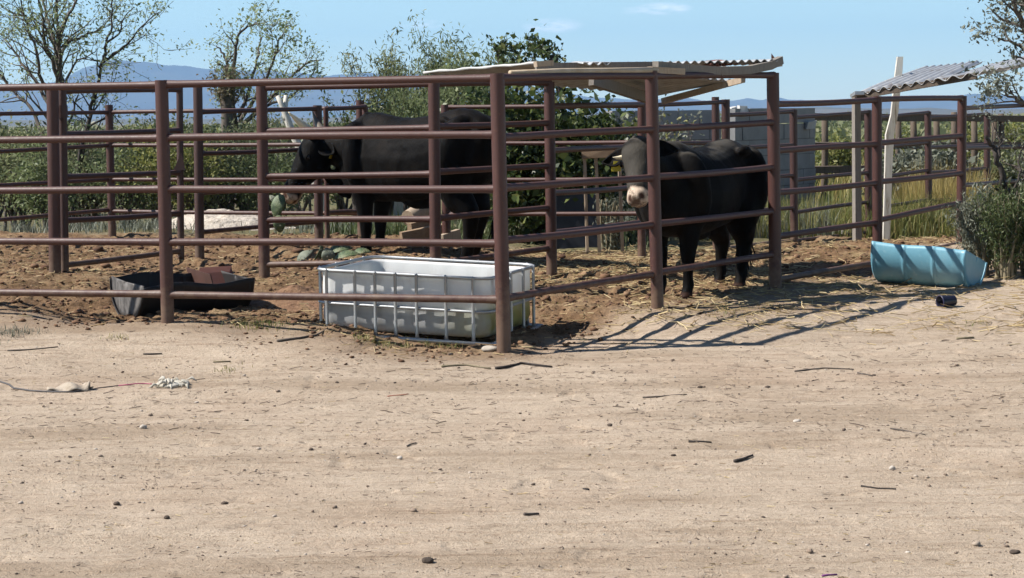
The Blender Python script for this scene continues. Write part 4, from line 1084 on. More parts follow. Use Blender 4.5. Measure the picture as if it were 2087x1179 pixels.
def bush(name, label, u, vb, vt, wpx, Y, leafm, lsize, nleaf, sigma, seed, nst=9, lev=2, group=None, aspect=.45, hang=None, up=.3, spread=.65, bark=BARK, lean=0.0, base_z=None, cat="bush", open_=.35):
    rr = random.Random(seed); p = P(u, vb, Y); zb_ = g(p.x, Y) if base_z is None else base_z
    H = P(u, vt, Y).z - zb_; Wd = wpx / F * Y
    out = []; tips = []
    for i in range(nst):
        a = rr.uniform(0, 6.283); k = rr.uniform(0, 1) ** .7
        tgt = Vector((math.cos(a) * k * Wd * .5 + lean * H, math.sin(a) * k * Wd * .5, H * (1 - open_ * k * k)))
        s = Vector((p.x + rr.gauss(0, .06 * Wd), Y + rr.gauss(0, .06 * Wd), zb_ - .05))
        L = tgt.length * .62
        branch(s, tgt.normalized() + Vector((0, 0, .15)), L, .012 + .012 * H, lev, out, tips, rr, spread, up, (3, 5), 6, .14, .52)
    # keep the crown within the height the photo shows
    zs = sorted(q.z for q, d in tips); top = zs[int(len(zs) * .985)] - zb_
    f = H / max(top + sigma, .1)
    for pts, rad in out:
        for q in pts: q.z = zb_ + (q.z - zb_) * f
    tips = [(Vector((q.x, q.y, zb_ + (q.z - zb_) * f)), d) for q, d in tips]
    return plant(name, label, cat, (p.x, Y, zb_), out, tips, bark, leafm, lsize, nleaf, sigma, group, aspect, hang, "stems" if cat == "bush" else "trunk", "foliage" if cat == "bush" else "crown")
# row of bushes behind the left pens
row = [(-60, 252, 190, 25.2, L_MESQ), (40, 262, 170, 24.4, L_MESQ), (105, 285, 130, 23.6, L_FEATH), (178, 256, 150, 25.6, L_MESQ), (262, 268, 130, 24.3, L_FEATH), (330, 240, 150, 25.6, L_MESQ), (385, 262, 120, 24.0, L_YEL),
       (436, 246, 140, 25.2, L_MESQ), (505, 225, 150, 25.8, L_MESQ), (556, 262, 110, 24.6, L_FEATH)]
labs = ["mid green bush at the left edge of the photo behind the back fence", "grey green bush below the left side of the tall sparse tree", "pale low bush seen just left of the gate post", "mid green bush seen through the open pipe gate",
        "light feathery bush right of the back fence's rusty post", "tall mid green bush just left of the gate hinge post", "yellow green bush right of the gate hinge post", "dense green bush between the hinge post and the inner panel's post",
        "tallest dense green bush below the vine wrapped stump", "feathery bush seen past the horned bull's face"]
for i, (u, vt, w, Y, lm) in enumerate(row):
    bush("mesquite_bush", labs[i], u, 470, vt, w * 1.1, Y, lm, .048, 5400, .11, 40 + i, 10, 2, "bushes behind the left pens", spread=.75)
# grassy skirt at their feet, second row beyond
for i, (u, vt, w, Y) in enumerate([(-20, 258, 210, 31), (140, 262, 200, 32), (300, 258, 210, 31), (440, 255, 200, 33), (610, 268, 170, 31), (700, 258, 150, 33)]):
    bush("scrub_bush", ["farther hazy bush behind the far left bushes", "farther bush behind the tall sparse tree's foot", "farther bush left of the gate hinge post", "farther bush behind the hinge post", "farther low bush behind the white forked post", "farther bush behind the short gate"][i],
         u, 400, vt, w, Y, (L_MESQ, L_SAGE, L_FEATH)[i % 3], .09, 3600, .13, 60 + i, 8, 2, "farther bushes beyond the row")
bush("juniper_bush", "small dark curly bush behind the short gate's end post", 722, 420, 180, 70, 24.5, L_DARK, .05, 1500, .05, 71, 4, 2, up=.6, spread=.5, open_=.1)
# feathery trees in the middle
for i, (u, vt, w, Y, sd_) in enumerate([(792, 100, 90, 28.5, 80), (880, 92, 120, 29.5, 81), (945, 78, 90, 29.0, 82), (985, 100, 80, 28.0, 83), (840, 175, 150, 27.5, 84)]):
    bush("feathery_tree", ["thin feathery tree nearest the short gate, first of the pale green trees", "broad feathery pale green tree, in the middle of the feathery trees", "tallest feathery pale green tree, beside the dark leafy bush",
                           "feathery tree half hidden behind the dark leafy bush", "low drooping feathery tree above the horned bull's back"][i],
         u, 420, vt, w * 1.15, Y, L_FEATH if i % 2 else L_MESQ if i == 0 else L_FEATH, .075, 6400, .09, sd_, 7, 2, "feathery trees behind the bull", .22, (0, 0, -.55), .45, .5, BARKD, cat="tree", open_=.18)
# dark leafy bush behind the pen, with a spire
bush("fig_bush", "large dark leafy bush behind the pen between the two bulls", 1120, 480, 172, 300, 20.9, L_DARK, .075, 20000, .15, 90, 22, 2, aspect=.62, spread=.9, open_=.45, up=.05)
limb_tree("fig_shoot", "leafy shoot rising above the left end of the tin roof", (1150, 300), 22.2, [
    (.03, .01, 0, [(1160, 420), (1150, 250), (1138, 170), (1130, 130), (1110, 108), (1088, 95)]),
    (.02, .008, .2, [(1145, 210), (1136, 160), (1134, 125), (1122, 104)])], BARKD, L_DARK, 93, .13, 12, 420, .06, .03, aspect=.65)
limb_tree("fig_shoot", "low pair of leafy tufts showing over the tin roof's left edge", (1040, 300), 22.4, [
    (.03, .01, 0, [(1050, 420), (1035, 250), (1020, 150), (1012, 108)]),
    (.025, .01, .2, [(1045, 300), (1052, 180), (1058, 120), (1050, 106)]), (.02, .008, .2, [(1046, 280), (1064, 180), (1078, 125)])], BARKD, L_DARK, 94, .13, 10, 520, .06, .03, aspect=.65)
bush("sage_bush", "grey green sage bush behind the pen right of the dark leafy bush", 1255, 430, 208, 110, 22.2, L_SAGE, .05, 2600, .07, 101, 8)
bush("greasewood_bush", "small bright yellow green bush in front of the grey wall", 1362, 420, 226, 62, 23.6, L_YEL, .055, 700, .05, 103, 6, up=.5, open_=.2)
bush("weed_clump", "upright pale green weeds beside the pale muzzled bull's head", 1245, 478, 395, 95, 19.6, L_SAGE, .045, 1500, .035, 105, 26, 0, up=.6, spread=.4, aspect=.22, hang=(0, 0, .8), bark=STEM, cat="bush")
# right side: tree leaning in over the shelter, dark shrub under it
limb_tree("leaning_tree", "grey green tree leaning in at the right edge over the shelter", (2128, 540), 17.4, [
    (.09, .05, 0, [(2136, 600), (2118, 480), (2110, 380), (2138, 250), (2146, 120), (2136, 0)]),
    (.04, .01, -.6, [(2138, 230), (2114, 130), (2088, 60), (2068, 10), (2053, -40)]),
    (.03, .008, .4, [(2140, 200), (2108, 130), (2078, 95), (2038, 80)]),
    (.03, .008, -.4, [(2130, 280), (2103, 230), (2073, 205), (2048, 195)]),
    (.03, .008, .5, [(2144, 140), (2114, 60), (2103, 10), (2098, -50)]),
    (.03, .008, .9, [(2144, 120), (2148, 30), (2128, -30)])], BARK, L_SAGE, 111, .28, 7.5, 4600, .04, .05)
limb_tree("dead_branch", "bare dead branch standing out of the dark shrub at the right", (2070, 470), 16.6, [
    (.055, .03, 0, [(2098, 500), (2080, 440), (2062, 412), (2048, 385)]),
    (.03, .014, -.2, [(2048, 385), (2038, 350), (2030, 318), (2022, 296), (2008, 276)]),
    (.014, .006, .2, [(2032, 325), (2038, 290), (2030, 262)]),
    (.018, .007, .3, [(2070, 425), (2090, 395), (2100, 360)]), (.012, .005, .3, [(2055, 400), (2075, 370), (2078, 320), (2095, 280)])], BARKD, L_SAGE, 113, .2, 3.5, 160, .035, .04)
for i, (u, vb, vt, w, Y, sd_) in enumerate([(1995, 560, 385, 135, 16.5, 121), (2050, 572, 385, 150, 16.3, 122), (2108, 580, 370, 150, 16.4, 123)]):
    bush("tarragon_shrub", ["grey green wispy shrub nearest the blue trough's end", "dark green wispy shrub under the bare dead branch", "dark wispy shrub at the right edge under the leaning tree"][i],
         u, vb, vt, w, Y, (L_SAGE, L_TARR, L_TARR)[i], .038, 8500, .045, sd_, 26, 1, "wispy shrubs by the blue trough", .22, (0, 0, .7), .5, .45, STEM, open_=.3)
# bushes in the field on the right
for i, (u, vt, w, Y, lm) in enumerate([(1700, 272, 120, 40, L_YEL), (1830, 262, 140, 42, L_YEL), (1960, 252, 160, 40, L_YEL), (2070, 244, 170, 36, L_YEL), (2050, 300, 120, 27, L_MESQ), (1850, 300, 110, 27, L_SAGE), (1935, 300, 90, 26.5, L_SAGE)]):
    bush("field_bush", ["yellow green bush in the field right of the grey wall", "yellow green bush in the field behind the white leaning plank", "pale green bush in the field behind the right fence's end post", "yellow green bush at the right edge of the field",
                        "green bush behind the fence by the leaning tree", "grey weedy bush in front of the wooden corral", "grey weedy bush behind the right fence's end post"][i],
         u, 380, vt, w, Y, lm, .085, 2400, .12, 130 + i, 8, 2, "bushes in the right field")

# dark sheet and a low wooden rack under the leafy bush
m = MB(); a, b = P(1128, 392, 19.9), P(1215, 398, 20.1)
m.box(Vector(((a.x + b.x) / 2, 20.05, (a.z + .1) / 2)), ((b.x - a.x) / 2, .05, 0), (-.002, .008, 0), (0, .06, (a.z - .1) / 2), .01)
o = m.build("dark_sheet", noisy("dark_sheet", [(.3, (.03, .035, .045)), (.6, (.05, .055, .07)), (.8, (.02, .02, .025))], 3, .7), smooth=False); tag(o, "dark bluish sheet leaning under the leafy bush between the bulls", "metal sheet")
t_ = thing("wooden_rack", G(1225, 470), "low grey brown wooden rack behind the pale muzzled bull's ear", "rack")
MB().beam(P(1186, 312, 19.0), P(1275, 306, 18.95), .03, .12, .006).build("board", BRW, t_, smooth=False)
for u in (1191, 1215, 1262): MB().beam(P(u, 318, 19.03), Vector((P(u + 6, 400, 19.1).x, 19.1, g(P(u, 400, 19.1).x, 19.1) - .03)), .03, .03, .004).build("leg", WOODPALE, t_, smooth=False)

# ---- grass and far scrub (nobody could count them)
def blades(name, label, X, Y, Z, h, w, mat, lean=.35, kind='stuff', cat="grass"):
    n = len(X); a = rng.uniform(0, 6.283, n); ln = np.abs(rng.normal(0, lean, n)); hh = h * (1 + .35 * rng.normal(size=n)).clip(.3, 2)
    B = np.stack([X, Y, Z], 1); dx = np.stack([np.cos(a), np.sin(a), np.zeros(n)], 1); sx = np.stack([-np.sin(a), np.cos(a), np.zeros(n)], 1)
    up = np.array([0, 0, 1.0]); W_ = (w * (1 + .3 * rng.normal(size=n)).clip(.4, 2))[:, None]
    mid = B + up * (hh * .55)[:, None] + dx * (hh * ln * .35)[:, None]; tip = B + up * (hh * (1 - .25 * ln))[:, None] + dx * (hh * ln)[:, None]
    V = np.stack([B - sx * W_, B + sx * W_, mid + sx * W_ * .7, mid - sx * W_ * .7, tip + sx * W_ * .12, tip - sx * W_ * .12], 1).reshape(-1, 3)
    i = np.arange(n)[:, None] * 6
    Fq = np.concatenate([i + np.array([[0, 1, 2, 3]]), i + np.array([[3, 2, 4, 5]])], 0)
    r_ = rng.random(n); o = npmesh(name, V, Fq, mat, None, True, [("rnd", 'FACE', np.concatenate([r_, r_]))])
    return tag(o, label, cat, None, kind)
def patch(us, vs_y, n, clump=0, seed=0):
    r_ = np.random.default_rng(seed); u = r_.uniform(us[0], us[1], n); Y = r_.uniform(vs_y[0], vs_y[1], n)
    x = (u - CX) / F * Y
    if clump:
        c = fbm(x, Y, clump, 2, seed); k = c > r_.uniform(.38, .62, n); x, Y = x[k], Y[k]
    return x, Y
def gpatch(name, label, us, ys, n, h, w, mat, clump=1.2, seed=0, lean=.35):
    x, Y = patch(us, ys, n, clump, seed); return blades(name, label, x, Y, gz(x, Y) - .01, h, w, mat, lean)
gpatch("grass", "tall green weedy grass along the foot of the right fences", (1400, 2000), (21.6, 25.5), 26000, .36, .004, L_GRASS, 1.1, 201, .6)
gpatch("dry_grass", "patch of tall yellow dry grass behind the right fence", (1840, 2010), (23.8, 26.5), 9000, .48, .004, L_DRY, 0, 202, .35)
gpatch("grass", "green weeds along the back fence of the left pens", (-250, 800), (21.4, 24.0), 5000, .14, .005, L_SAGE, 1.0, 203, .9)
gpatch("grass", "yellow green grass covering the field on the right", (1560, 2400), (26, 60), 15000, .42, .016, L_GRASS, .5, 204)
gpatch("dry_grass", "dry yellow grass scattered in the field on the right", (1560, 2400), (28, 60), 6000, .45, .016, L_DRY, .5, 205)
gpatch("grass", "shaded weeds under the leafy bush behind the pens", (640, 1330), (19.6, 22.5), 8000, .22, .006, L_TARR, 1.0, 207, .7)
gpatch("grass", "weeds at the foot of the grey block walls", (1200, 1700), (20.6, 24.0), 5200, .30, .006, L_SAGE, 1.0, 206)
def tuft(us, label, n, h, seed, w=.0022, spread=.06, mat=None):
    X = []; Y_ = []
    for (u, v) in us:
        p = G(u, v); k = n; X.append(p.x + rng.normal(0, spread, k)); Y_.append(p.y + rng.normal(0, spread * 1.2, k))
    x = np.concatenate(X); y = np.concatenate(Y_); return blades("grass", label, x, y, surf(x, y) - .008, h, w, mat or L_GRASS, .8)
tuft([(18, 676), (48, 680), (8, 688)], "low green weeds on the bare ground at the left edge", 120, .035, 1, .002, .07, L_SAGE)
tuft([(520, 664), (545, 668), (500, 668)], "low green weeds on the ground right of the black trough", 110, .035, 2, .002, .07)
tuft([(735, 695), (760, 697), (830, 704), (870, 706), (895, 708), (790, 702), (925, 711)], "small grass tufts along the front foot of the water tank", 50, .045, 3, .0018, .03)
tuft([(470, 755), (1155, 618), (1480, 640), (1985, 660), (240, 690)], "stray grass tufts on the bare dirt", 40, .04, 4, .002, .05)
def far_scrub():
    n = 1500; r_ = np.random.default_rng(5); Y = 44 * (8.0 ** r_.random(n)); u = r_.uniform(-500, 2600, n); x = (u - CX) / F * Y
    C = []; S = []
    for i in range(n):
        h = r_.uniform(.35, 1.15) * (1.0 if Y[i] < 120 else 1.2); k = 34; s_ = h * .55
        q = r_.normal(size=(k, 3)) * np.array([s_ * 1.1, s_ * 1.1, h * .28]) + np.array([x[i], Y[i], h * .45]); q[:, 2] = np.abs(q[:, 2]); C.append(q); S.append(np.full(k, .30 if Y[i] < 120 else .5))
    o = leaves("far_scrub", np.concatenate(C), np.concatenate(S), L_MESQ, None, .7, kind='stuff'); tag(o, "far desert scrub reaching to the foot of the hills", "scrub")
far_scrub()

# ---- prickly pear pads
PAD = noisy("cactus_pad", [(.3, (.045, .075, .035)), (.5, (.10, .145, .065)), (.62, (.17, .20, .10)), (.75, (.30, .25, .14))], 16, .6, 60, .003)
PADG = noisy("grey_cactus_pad", [(.3, (.13, .15, .11)), (.55, (.2, .22, .16)), (.75, (.27, .28, .21))], 12, .7, 40, .002)
SPINE = noisy("cactus_spine", [(.3, (.5, .45, .35)), (.7, (.6, .55, .45))], 12, .6)
def pad(c, long, nrm, L, Wd, mat, label, th=.018, seed=0):
    c = Vector(c); a = Vector(long).normalized(); nn = Vector(nrm); nn = (nn - a * nn.dot(a)).normalized(); s = nn.cross(a); rr = random.Random(seed)
    t = thing("cactus_pad", c - a * L / 2, label, "cactus pad", "cut prickly pear pads")
    m = MB(); rings = []
    for j in range(11):
        f = j / 10; w = Wd / 2 * (math.sin(math.pi * min(1, .04 + .95 * f ** .8))) ** .62; tt = th * (math.sin(math.pi * (.05 + .9 * f))) ** .5
        bend = nn * (.03 * math.sin(math.pi * f))
        rings.append([c + a * (L * (f - .5)) + bend + s * (w * math.cos(2 * math.pi * k / 18)) + nn * (tt * math.sin(2 * math.pi * k / 18)) for k in range(18)])
    m.loft(rings); m.build("flesh", mat, t)
    q = MB()
    for i in range(26):
        f = rr.uniform(.12, .9); k = rr.uniform(-.8, .8); w = Wd / 2 * (math.sin(math.pi * f)) ** .6; sg = rr.choice((-1, 1))
        p = c + a * (L * (f - .5)) + s * (w * k) + nn * (sg * th * .9 + .03 * math.sin(math.pi * f))
        q.tube([p, p + nn * sg * .012 + Vector((rr.gauss(0, .004), 0, rr.gauss(0, .004)))], [.0022, .0006], 4, False)
    q.build("spines", SPINE, t); return t
pad(P(568, 422, 18.12), (-.25, -.1, -1), (-.3, -1, .1), .235, .13, PAD, "dark green cactus pad hanging from the horned bull's mouth", seed=1)
pad(P(569, 457, 18.05), (.1, .1, -1), (.2, -1, .1), .16, .115, PAD, "lower cactus pad below the one in the bull's mouth", seed=2)
pad(P(557, 408, 18.3), (-.7, .1, .75), (.3, -1, .2), .12, .06, PADG, "thin pale sliver of cactus at the bull's lip", .010, 3)
for (u, v, Y, lo, nr, L, Wd, mt, lab, sd_) in [
    (622, 524, 17.6, (.75, .1, .6), (-.4, -.9, .7), .2, .11, PADG, "pale green cactus pad leaning at the left of the pile", 4),
    (648, 516, 17.7, (.35, .2, .9), (.85, -.45, -.2), .21, .11, PAD, "upright cactus pad second from the left in the pile"  , 5),
    (668, 520, 17.5, (-.2, .1, .9), (.2, -1, .3), .15, .14, PADG, "grey spiny round cactus pad at the front of the pile", 6),
    (695, 510, 17.8, (.9, .2, .12), (-.1, -.5, .9), .25, .16, PAD, "large bluish cactus pad lying on top of the pile", 7),
    (708, 523, 17.4, (.95, .1, .15), (0, -.42, .9), .26, .14, PAD, "long dark cactus pad at the foot of the pile behind the tank's corner", 8),
    (738, 517, 17.6, (.9, .2, .1), (.1, -.4, .9), .20, .12, PAD, "olive cactus pad at the right end of the pile", 9)]:
    p = P(u, v, Y); pad(p, lo, nr, L * .88, Wd * .9, mt, lab, .009, sd_)

# ------------------------------------------------------------------ litter on the ground
STRAW = leafmat("straw_stalk", [(0, (.32, .21, .09)), (.5, (.58, .43, .21)), (1, (.85, .69, .40))], .1)
TWIG = leafmat("twig_bit", [(0, (.05, .03, .022)), (.5, (.12, .08, .055)), (.85, (.22, .16, .11)), (1, (.40, .32, .24))], .0)
def sticks(name, label, x, y, L, w, mat, cat, tiltk=.12, zoff=.004):
    n = len(x); a = rng.uniform(0, 6.283, n); L = L * (1 + .5 * rng.normal(size=n)).clip(.3, 2.6)
    d = np.stack([np.cos(a), np.sin(a), rng.normal(0, tiltk, n)], 1); s = np.stack([-np.sin(a), np.cos(a), np.zeros(n)], 1)
    W_ = (w * (1 + .35 * rng.normal(size=n)).clip(.4, 2.4))
    z = surf(x, y); C = np.stack([x, y, z + zoff + W_ * .5], 1)
    bend = s * (L * rng.normal(0, .10, n))[:, None]
    e0 = C - d * (L / 2)[:, None]; e1 = C + d * (L / 2)[:, None]; mid = C + bend
    up = np.array([0, 0, 1.0])
    rings = []
    for p in (e0, mid, e1):
        rings += [p + s * W_[:, None], p - s * (W_ * .5)[:, None] + up * (W_ * .87)[:, None], p - s * (W_ * .5)[:, None] - up * (W_ * .87)[:, None]]
    V = np.stack(rings, 1).reshape(-1, 3); i = np.arange(n)[:, None] * 9; F_ = []
    for r in (0, 3):
        for k in range(3):
            k2 = (k + 1) % 3; F_.append(i + np.array([[r + k, r + k2, r + 3 + k2, r + 3 + k]]))
    r_ = rng.random(n); o = npmesh(name, V, np.concatenate(F_, 0), mat, None, True, [("rnd", 'FACE', np.tile(r_, 6))])
    return tag(o, label, cat, None, 'stuff')
def scatter(n, us, ys, keep, seed):
    r_ = np.random.default_rng(seed); Y = ys[0] + (ys[1] - ys[0]) * r_.random(n); x = (r_.uniform(us[0], us[1], n) - CX) / F * Y
    k = keep(x, Y, r_.random(n)); return x[k], Y[k]
pm = lambda x, y, r: masks(x, y)[0] * (.25 + 1.5 * (fbm(x, y, 1.1, 3, 77) > .5)) > r
x, y = scatter(14000, (-350, 2300), (11.9, 20.5), pm, 1); sticks("straw", "straw scattered over the manure in the pens", x, y, .09, .0022, STRAW, "straw", .16)
x, y = scatter(2600, (1180, 2200), (12.2, 16.2), lambda x, y, r: masks(x, y)[1] * (1 - masks(x, y)[0]) * .9 + .05 > r, 2); sticks("straw", "straw along the foot of the right hand fences", x, y, .10, .0022, STRAW, "straw", .16)
x, y = scatter(2600, (1280, 2200), (13.0, 20.5), lambda x, y, r: r < .75, 12); sticks("straw", "straw heaped around the black bull's hooves and the blue trough", x, y, .13, .0026, STRAW, "straw", .2, .012)
x, y = scatter(5000, (1020, 1600), (15.6, 19.5), lambda x, y, r: r < .9, 22); sticks("straw", "thick straw bedding between the two inner fence panels", x, y, .10, .0024, STRAW, "straw", .16)
x, y = scatter(9000, (-400, 2500), (5.3, 12.6), lambda x, y, r: (fbm(x * .4, y, 2.2, 3, 5) - .3) * 2.2 > r, 3); sticks("twig_litter", "dry twig bits scattered over the dirt yard", x, y, .018, .0010, TWIG, "twigs", .1)
x, y = scatter(2200, (-400, 2500), (5.3, 12.8), lambda x, y, r: (fbm(x * .6, y, 1.4, 3, 25) - .3) * 2.4 > r, 24); sticks("straw", "pale straw bits scattered over the yard", x, y, .022, .0011, STRAW, "straw", .1)
x, y = scatter(1300, (-400, 2500), (9.0, 12.8), lambda x, y, r: r < .9, 4); sticks("twig_litter", "dry twig litter near the front fence", x, y, .04, .0014, TWIG, "twigs", .12)
def stones(name, label, x, y, r, mat, cat, flat=.6, sink=.25):
    n = len(x); base = np.array([(1, 0, 0), (.3, .95, 0), (-.8, .6, 0), (-.8, -.6, 0), (.3, -.95, 0), (.5, .3, .8), (-.5, .35, .85), (-.1, -.6, .8), (0, 0, -1)])
    tri = np.array([(0, 1, 5), (1, 6, 5), (1, 2, 6), (2, 3, 6), (3, 7, 6), (3, 4, 7), (4, 0, 7), (0, 5, 7), (5, 6, 7), (1, 0, 8), (2, 1, 8), (3, 2, 8), (4, 3, 8), (0, 4, 8)])
    R_ = r * np.exp(rng.normal(0, .5, n)); a = rng.uniform(0, 6.283, n); ca, sa = np.cos(a), np.sin(a)
    v = base[None] * (1 + .22 * rng.normal(size=(n, 9, 1))) * R_[:, None, None] * np.stack([1 + .3 * rng.random(n), .75 + .3 * rng.random(n), np.full(n, flat)], 1)[:, None, :]
    V = np.stack([v[..., 0] * ca[:, None] - v[..., 1] * sa[:, None] + x[:, None], v[..., 0] * sa[:, None] + v[..., 1] * ca[:, None] + y[:, None], v[..., 2] + (surf(x, y) + R_ * flat * (1 - sink) * .55)[:, None]], -1).reshape(-1, 3)
    Fq = (np.arange(n)[:, None, None] * 9 + tri[None]).reshape(-1, 3); r_ = rng.random(n)
    o = npmesh(name, V, Fq, mat, None, True, [("rnd", 'FACE', np.repeat(r_, len(tri)))]); return tag(o, label, cat, None, 'stuff')
PEB = leafmat("pebble", [(0, (.10, .075, .06)), (.4, (.26, .19, .14)), (.75, (.42, .33, .25)), (1, (.62, .56, .49))], 0, .9)
CLOD = leafmat("clod", [(0, (.085, .042, .024)), (.5, (.17, .09, .05)), (.9, (.26, .15, .085)), (1, (.36, .24, .14))], 0, .95)
x, y = scatter(3800, (-400, 2500), (5.3, 12.8), lambda x, y, r: (fbm(x, y, 1.1, 3, 8) * 1.3 - .25) > r, 5); stones("pebbles", "small pebbles and crumbs of dirt over the yard", x, y, .0042, PEB, "pebbles")
x, y = scatter(11000, (-400, 2500), (5.3, 12.9), lambda x, y, r: (fbm(x * .6, y, 1.6, 3, 12) - .25) * 2.2 > r, 15); stones("crumbs", "tiny crumbs of dirt over the yard", x, y, .0024, PEB, "crumbs")
x, y = scatter(12000, (-350, 2300), (11.9, 20.5), lambda x, y, r: masks(x, y)[0] > r, 6); stones("dung_clods", "brown clods of trampled manure in the pens", x, y, .0115, CLOD, "clods", .55)
x, y = scatter(2200, (-350, 1500), (11.2, 15), lambda x, y, r: masks(x, y)[1] > r, 7); stones("dung_clods", "brown clods and crumbs along the front fence", x, y, .008, CLOD, "clods", .6)
x, y = scatter(900, (1560, 2200), (22.5, 27.5), lambda x, y, r: r < .8, 9); stones("rubble", "grey stone rubble in the weeds beyond the right fences", x, y, .055, leafmat("rubble_stone", [(0, (.18, .17, .16)), (.6, (.32, .30, .28)), (1, (.5, .48, .45))], 0, .95), "rubble", .6, .1)

def one_stone(u, v, rx, label, mat, flat=.6, seed=0, ry=None):
    p = G(u, v); t = MB(); t.blob((p.x, p.y, float(surf([p.x], [p.y])[0]) + rx * flat * .55), rx, ry or rx * .8, rx * flat, seed, .14, 12, 8)
    o = t.build("stone", mat); tag(o, label, "stone")
PALE_ST = noisy("pale_stone", [(.3, (.44, .38, .31)), (.6, (.6, .54, .47)), (.8, (.5, .43, .35))], 20, .9, 60, .002)
DARK_ST = noisy("dark_clod", [(.3, (.06, .045, .035)), (.6, (.11, .08, .06)), (.8, (.16, .12, .09))], 20, .95, 60, .003)
for a in [(292, 877, .017, "pale rounded stone on the bare dirt at the left", PALE_ST, .7, 1), (1624, 858, .020, "pale flat stone with a grey end on the dirt at the right", PALE_ST, .5, 2), (872, 1147, .020, "dark round clod near the bottom edge of the yard", DARK_ST, .6, 3),
          (238, 1030, .014, "dark angular clod on the lower left dirt", DARK_ST, .6, 4), (340, 1060, .013, "small brown clod right of the dark angular clod", DARK_ST, .6, 5), (1243, 869, .014, "dark stone with a pale top on the mid yard", DARK_ST, .6, 6),
          (634, 920, .011, "small dark stone in the left middle of the yard", DARK_ST, .6, 7), (1818, 957, .014, "pale nodule on the dirt at the right", PALE_ST, .8, 8), (2068, 1128, .020, "brown flat stone at the lower right edge", DARK_ST, .4, 9),
          (458, 1030, .014, "brown crumbly clod left of centre near the bottom", DARK_ST, .5, 10), (815, 936, .013, "pale stone beside a patch of twigs left of centre", PALE_ST, .6, 12), (1427, 790, .014, "grey stone on the yard below the fence's shadow", DARK_ST, .6, 13)]: one_stone(*a)
def stick(pxs, r, label, mat, cat="stick", lift=.0):
    pts = []; r *= .72
    for (u, v) in pxs:
        p = G(u, v); p.z = float(surf([p.x], [p.y])[0]) + r * .8 + lift; pts.append(p)
    q = [pts[0]]
    for a, b in zip(pts, pts[1:]): q += [a.lerp(b, .5) + Vector((random.gauss(0, .006), random.gauss(0, .006), 0)), b]
    n = len(q); o = MB().tube(q, [r * (1 - .5 * i / n) for i in range(n)], 8).build(cat.replace(" ", "_"), mat); tag(o, label, cat); return o
for px_, r_, lab, mt in [([(565, 697), (610, 692), (645, 684), (668, 674)], .012, "curved stick lying against the left foot of the water tank", BARK), ([(1010, 752), (1040, 748), (1062, 742), (1125, 750)], .013, "dark stick lying just right of the front corner post", BARKD),
                         ([(900, 748), (950, 744), (1000, 752)], .010, "thin dry stick lying left of the front corner post", STEM), ([(1497, 939), (1515, 936), (1534, 931)], .011, "short dark chip of bark on the yard", BARKD), ([(1403, 897), (1450, 898)], .008, "short dark straight stick on the yard", BARKD),
                         ([(1068, 1054), (1098, 1050)], .009, "short grey chip of wood in the lower middle", BARK), ([(1755, 990), (1790, 994), (1826, 996)], .006, "thin dark twig on the right side of the yard", BARKD), ([(1815, 876), (1850, 882), (1885, 888)], .006, "thin twig on the far right of the yard", BARK),
                         ([(435, 740), (470, 738)], .008, "short pale stick on the dirt below the front fence", STEM), ([(15, 717), (60, 715), (118, 709)], .007, "long thin twig on the dirt at the left", BARK), ([(1310, 808), (1350, 806), (1400, 804)], .006, "thin straight twig in the middle of the yard", BARK),
                         ([(1620, 757), (1680, 752), (1740, 754)], .007, "crooked thin twig right of the fence's shadow", BARK), ([(1748, 762), (1778, 768)], .008, "short twig right of the crooked thin twig", BARK), ([(1950, 692), (1985, 690)], .012, "short bleached stick on the dirt at the right", STEM),
                         ([(292, 725), (330, 724)], .008, "short brown stick below the front fence's left post", BARK), ([(1200, 1000), (1188, 997)], .006, "tiny dark chip in the middle of the yard", BARKD), ([(830, 905), (848, 899)], .006, "tiny curved twig left of centre", BARK)]:
    stick(px_, r_, lab, mt)
# cable, sack, pink cord, rag at the left
stick([(-60, 770), (0, 782), (28, 793), (62, 799), (110, 803), (150, 803), (172, 797), (190, 793)], .009, "thick grey cable lying across the dirt at the left edge", noisy("grey_cable", [(.3, (.05, .045, .045)), (.7, (.12, .11, .11))], 9, .6), "cable")
stick([(190, 796), (215, 792), (240, 788), (258, 787)], .005, "thin dark cord running from the flattened sack", noisy("dark_cord", [(.3, (.04, .035, .04)), (.7, (.08, .07, .08))], 9, .7), "cord")
stick([(242, 788), (275, 786), (295, 785), (312, 786)], .005, "thin pink cord on the dirt", noisy("pink_cord", [(.3, (.45, .06, .16)), (.7, (.6, .12, .24))], 9, .6), "cord")
stick([(790, 808), (812, 806), (832, 804)], .0035, "thin orange string on the dirt", noisy("orange_string", [(.3, (.5, .10, .05)), (.7, (.62, .16, .08))], 9, .6), "string")
stick([(1676, 1177), (1706, 1174)], .005, "short purple string at the bottom edge", noisy("purple_string", [(.3, (.2, .05, .2)), (.7, (.3, .08, .3))], 9, .6), "string")
p0, p1 = G(96, 801), G(182, 797)
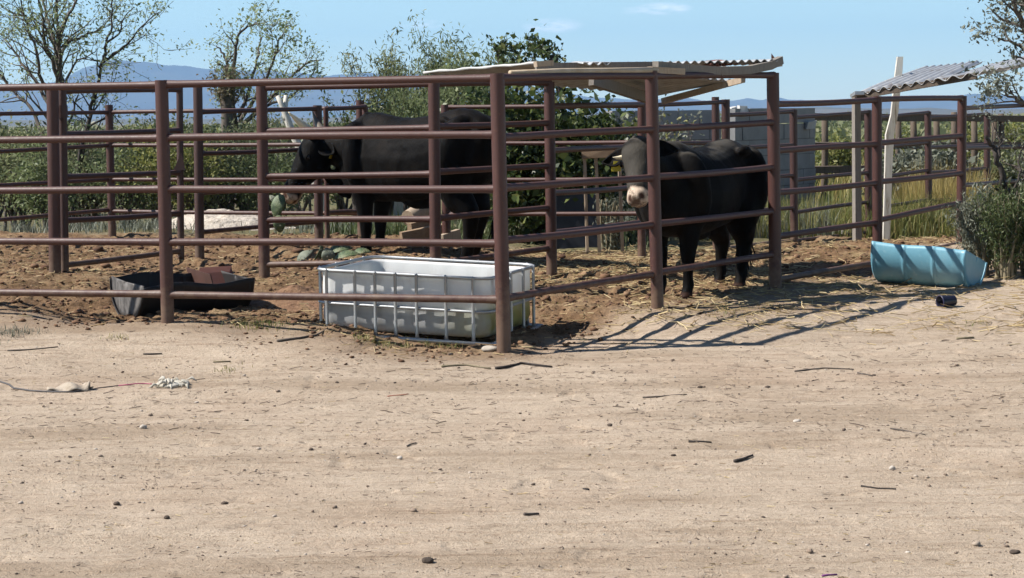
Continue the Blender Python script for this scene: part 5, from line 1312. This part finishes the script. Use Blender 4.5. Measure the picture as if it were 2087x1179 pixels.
def sack(u, v):
    a = p0.lerp(p1, u); w = .12 * math.sin(math.pi * min(1, .12 + .8 * u)); y = a.y + w * (v - .2) * 1.6
    z = float(surf([a.x], [y])[0]) + .010 + .030 * math.sin(math.pi * v) * (.4 + .6 * u) + .012 * math.sin(11 * u + 5 * v)
    return (a.x, y, z)
o = MB().grid(sack, 26, 12).build("sack", noisy("pale_sack", [(.3, (.30, .24, .18)), (.5, (.50, .42, .33)), (.65, (.38, .31, .23)), (.8, (.22, .17, .12))], 14, .9, 60, .006)); so = o.modifiers.new("thick", 'SOLIDIFY'); so.thickness = .006
tag(o, "flattened pale sack lying beside the grey cable", "sack")
m = MB(); r_ = random.Random(4)
for i in range(34):
    p = G(322 + r_.uniform(0, 62), 786 + r_.uniform(-4, 8)); a = r_.uniform(0, 6.28); L = r_.uniform(.02, .06)
    z = p.z + r_.uniform(.005, .035)
    m.tube([(p.x, p.y, z), (p.x + L * .5 * math.cos(a), p.y + L * .5 * math.sin(a), z + .012), (p.x + L * math.cos(a), p.y + L * math.sin(a), z - .008)], [.003, .009, .003], 6)
m.blob((G(345, 790).x, G(345, 790).y, G(345, 790).z + .012), .07, .06, .018, 3, .25); m.blob((G(368, 787).x, G(368, 787).y, G(368, 787).z + .012), .06, .07, .02, 5, .25)
o = m.build("frayed_rag", noisy("frayed_rag", [(.3, (.38, .35, .28)), (.6, (.6, .56, .48)), (.8, (.3, .28, .24))], 14, .95, 80, .003)); tag(o, "torn pale rag of frayed fibres at the end of the pink cord", "rag")
one_stone(1000, 716, .06, "pale lump of old concrete at the foot of the front corner post", noisy("old_concrete", [(.3, (.35, .30, .25)), (.6, (.5, .44, .37)), (.8, (.28, .24, .2))], 12, .95, 50, .004), .35, 31, .05)

# ------------------------------------------------------------------ haze
hz, n, l, b = newmat("haze_air"); n.remove(b)
pv = n.new("ShaderNodeVolumePrincipled"); pv.inputs["Color"].default_value = (.30, .60, 1.0, 1); pv.inputs["Density"].default_value = .00013; pv.inputs["Anisotropy"].default_value = .1
l.new(pv.outputs[0], n["Material Output"].inputs["Volume"])
o = MB().box((0, 4250, 190), (24000, 0, 0), (0, 4400, 0), (0, 0, 196)).build("haze", hz, smooth=False)
tag(o, "thin blue haze filling the air out to the mountains", "haze", kind='stuff')
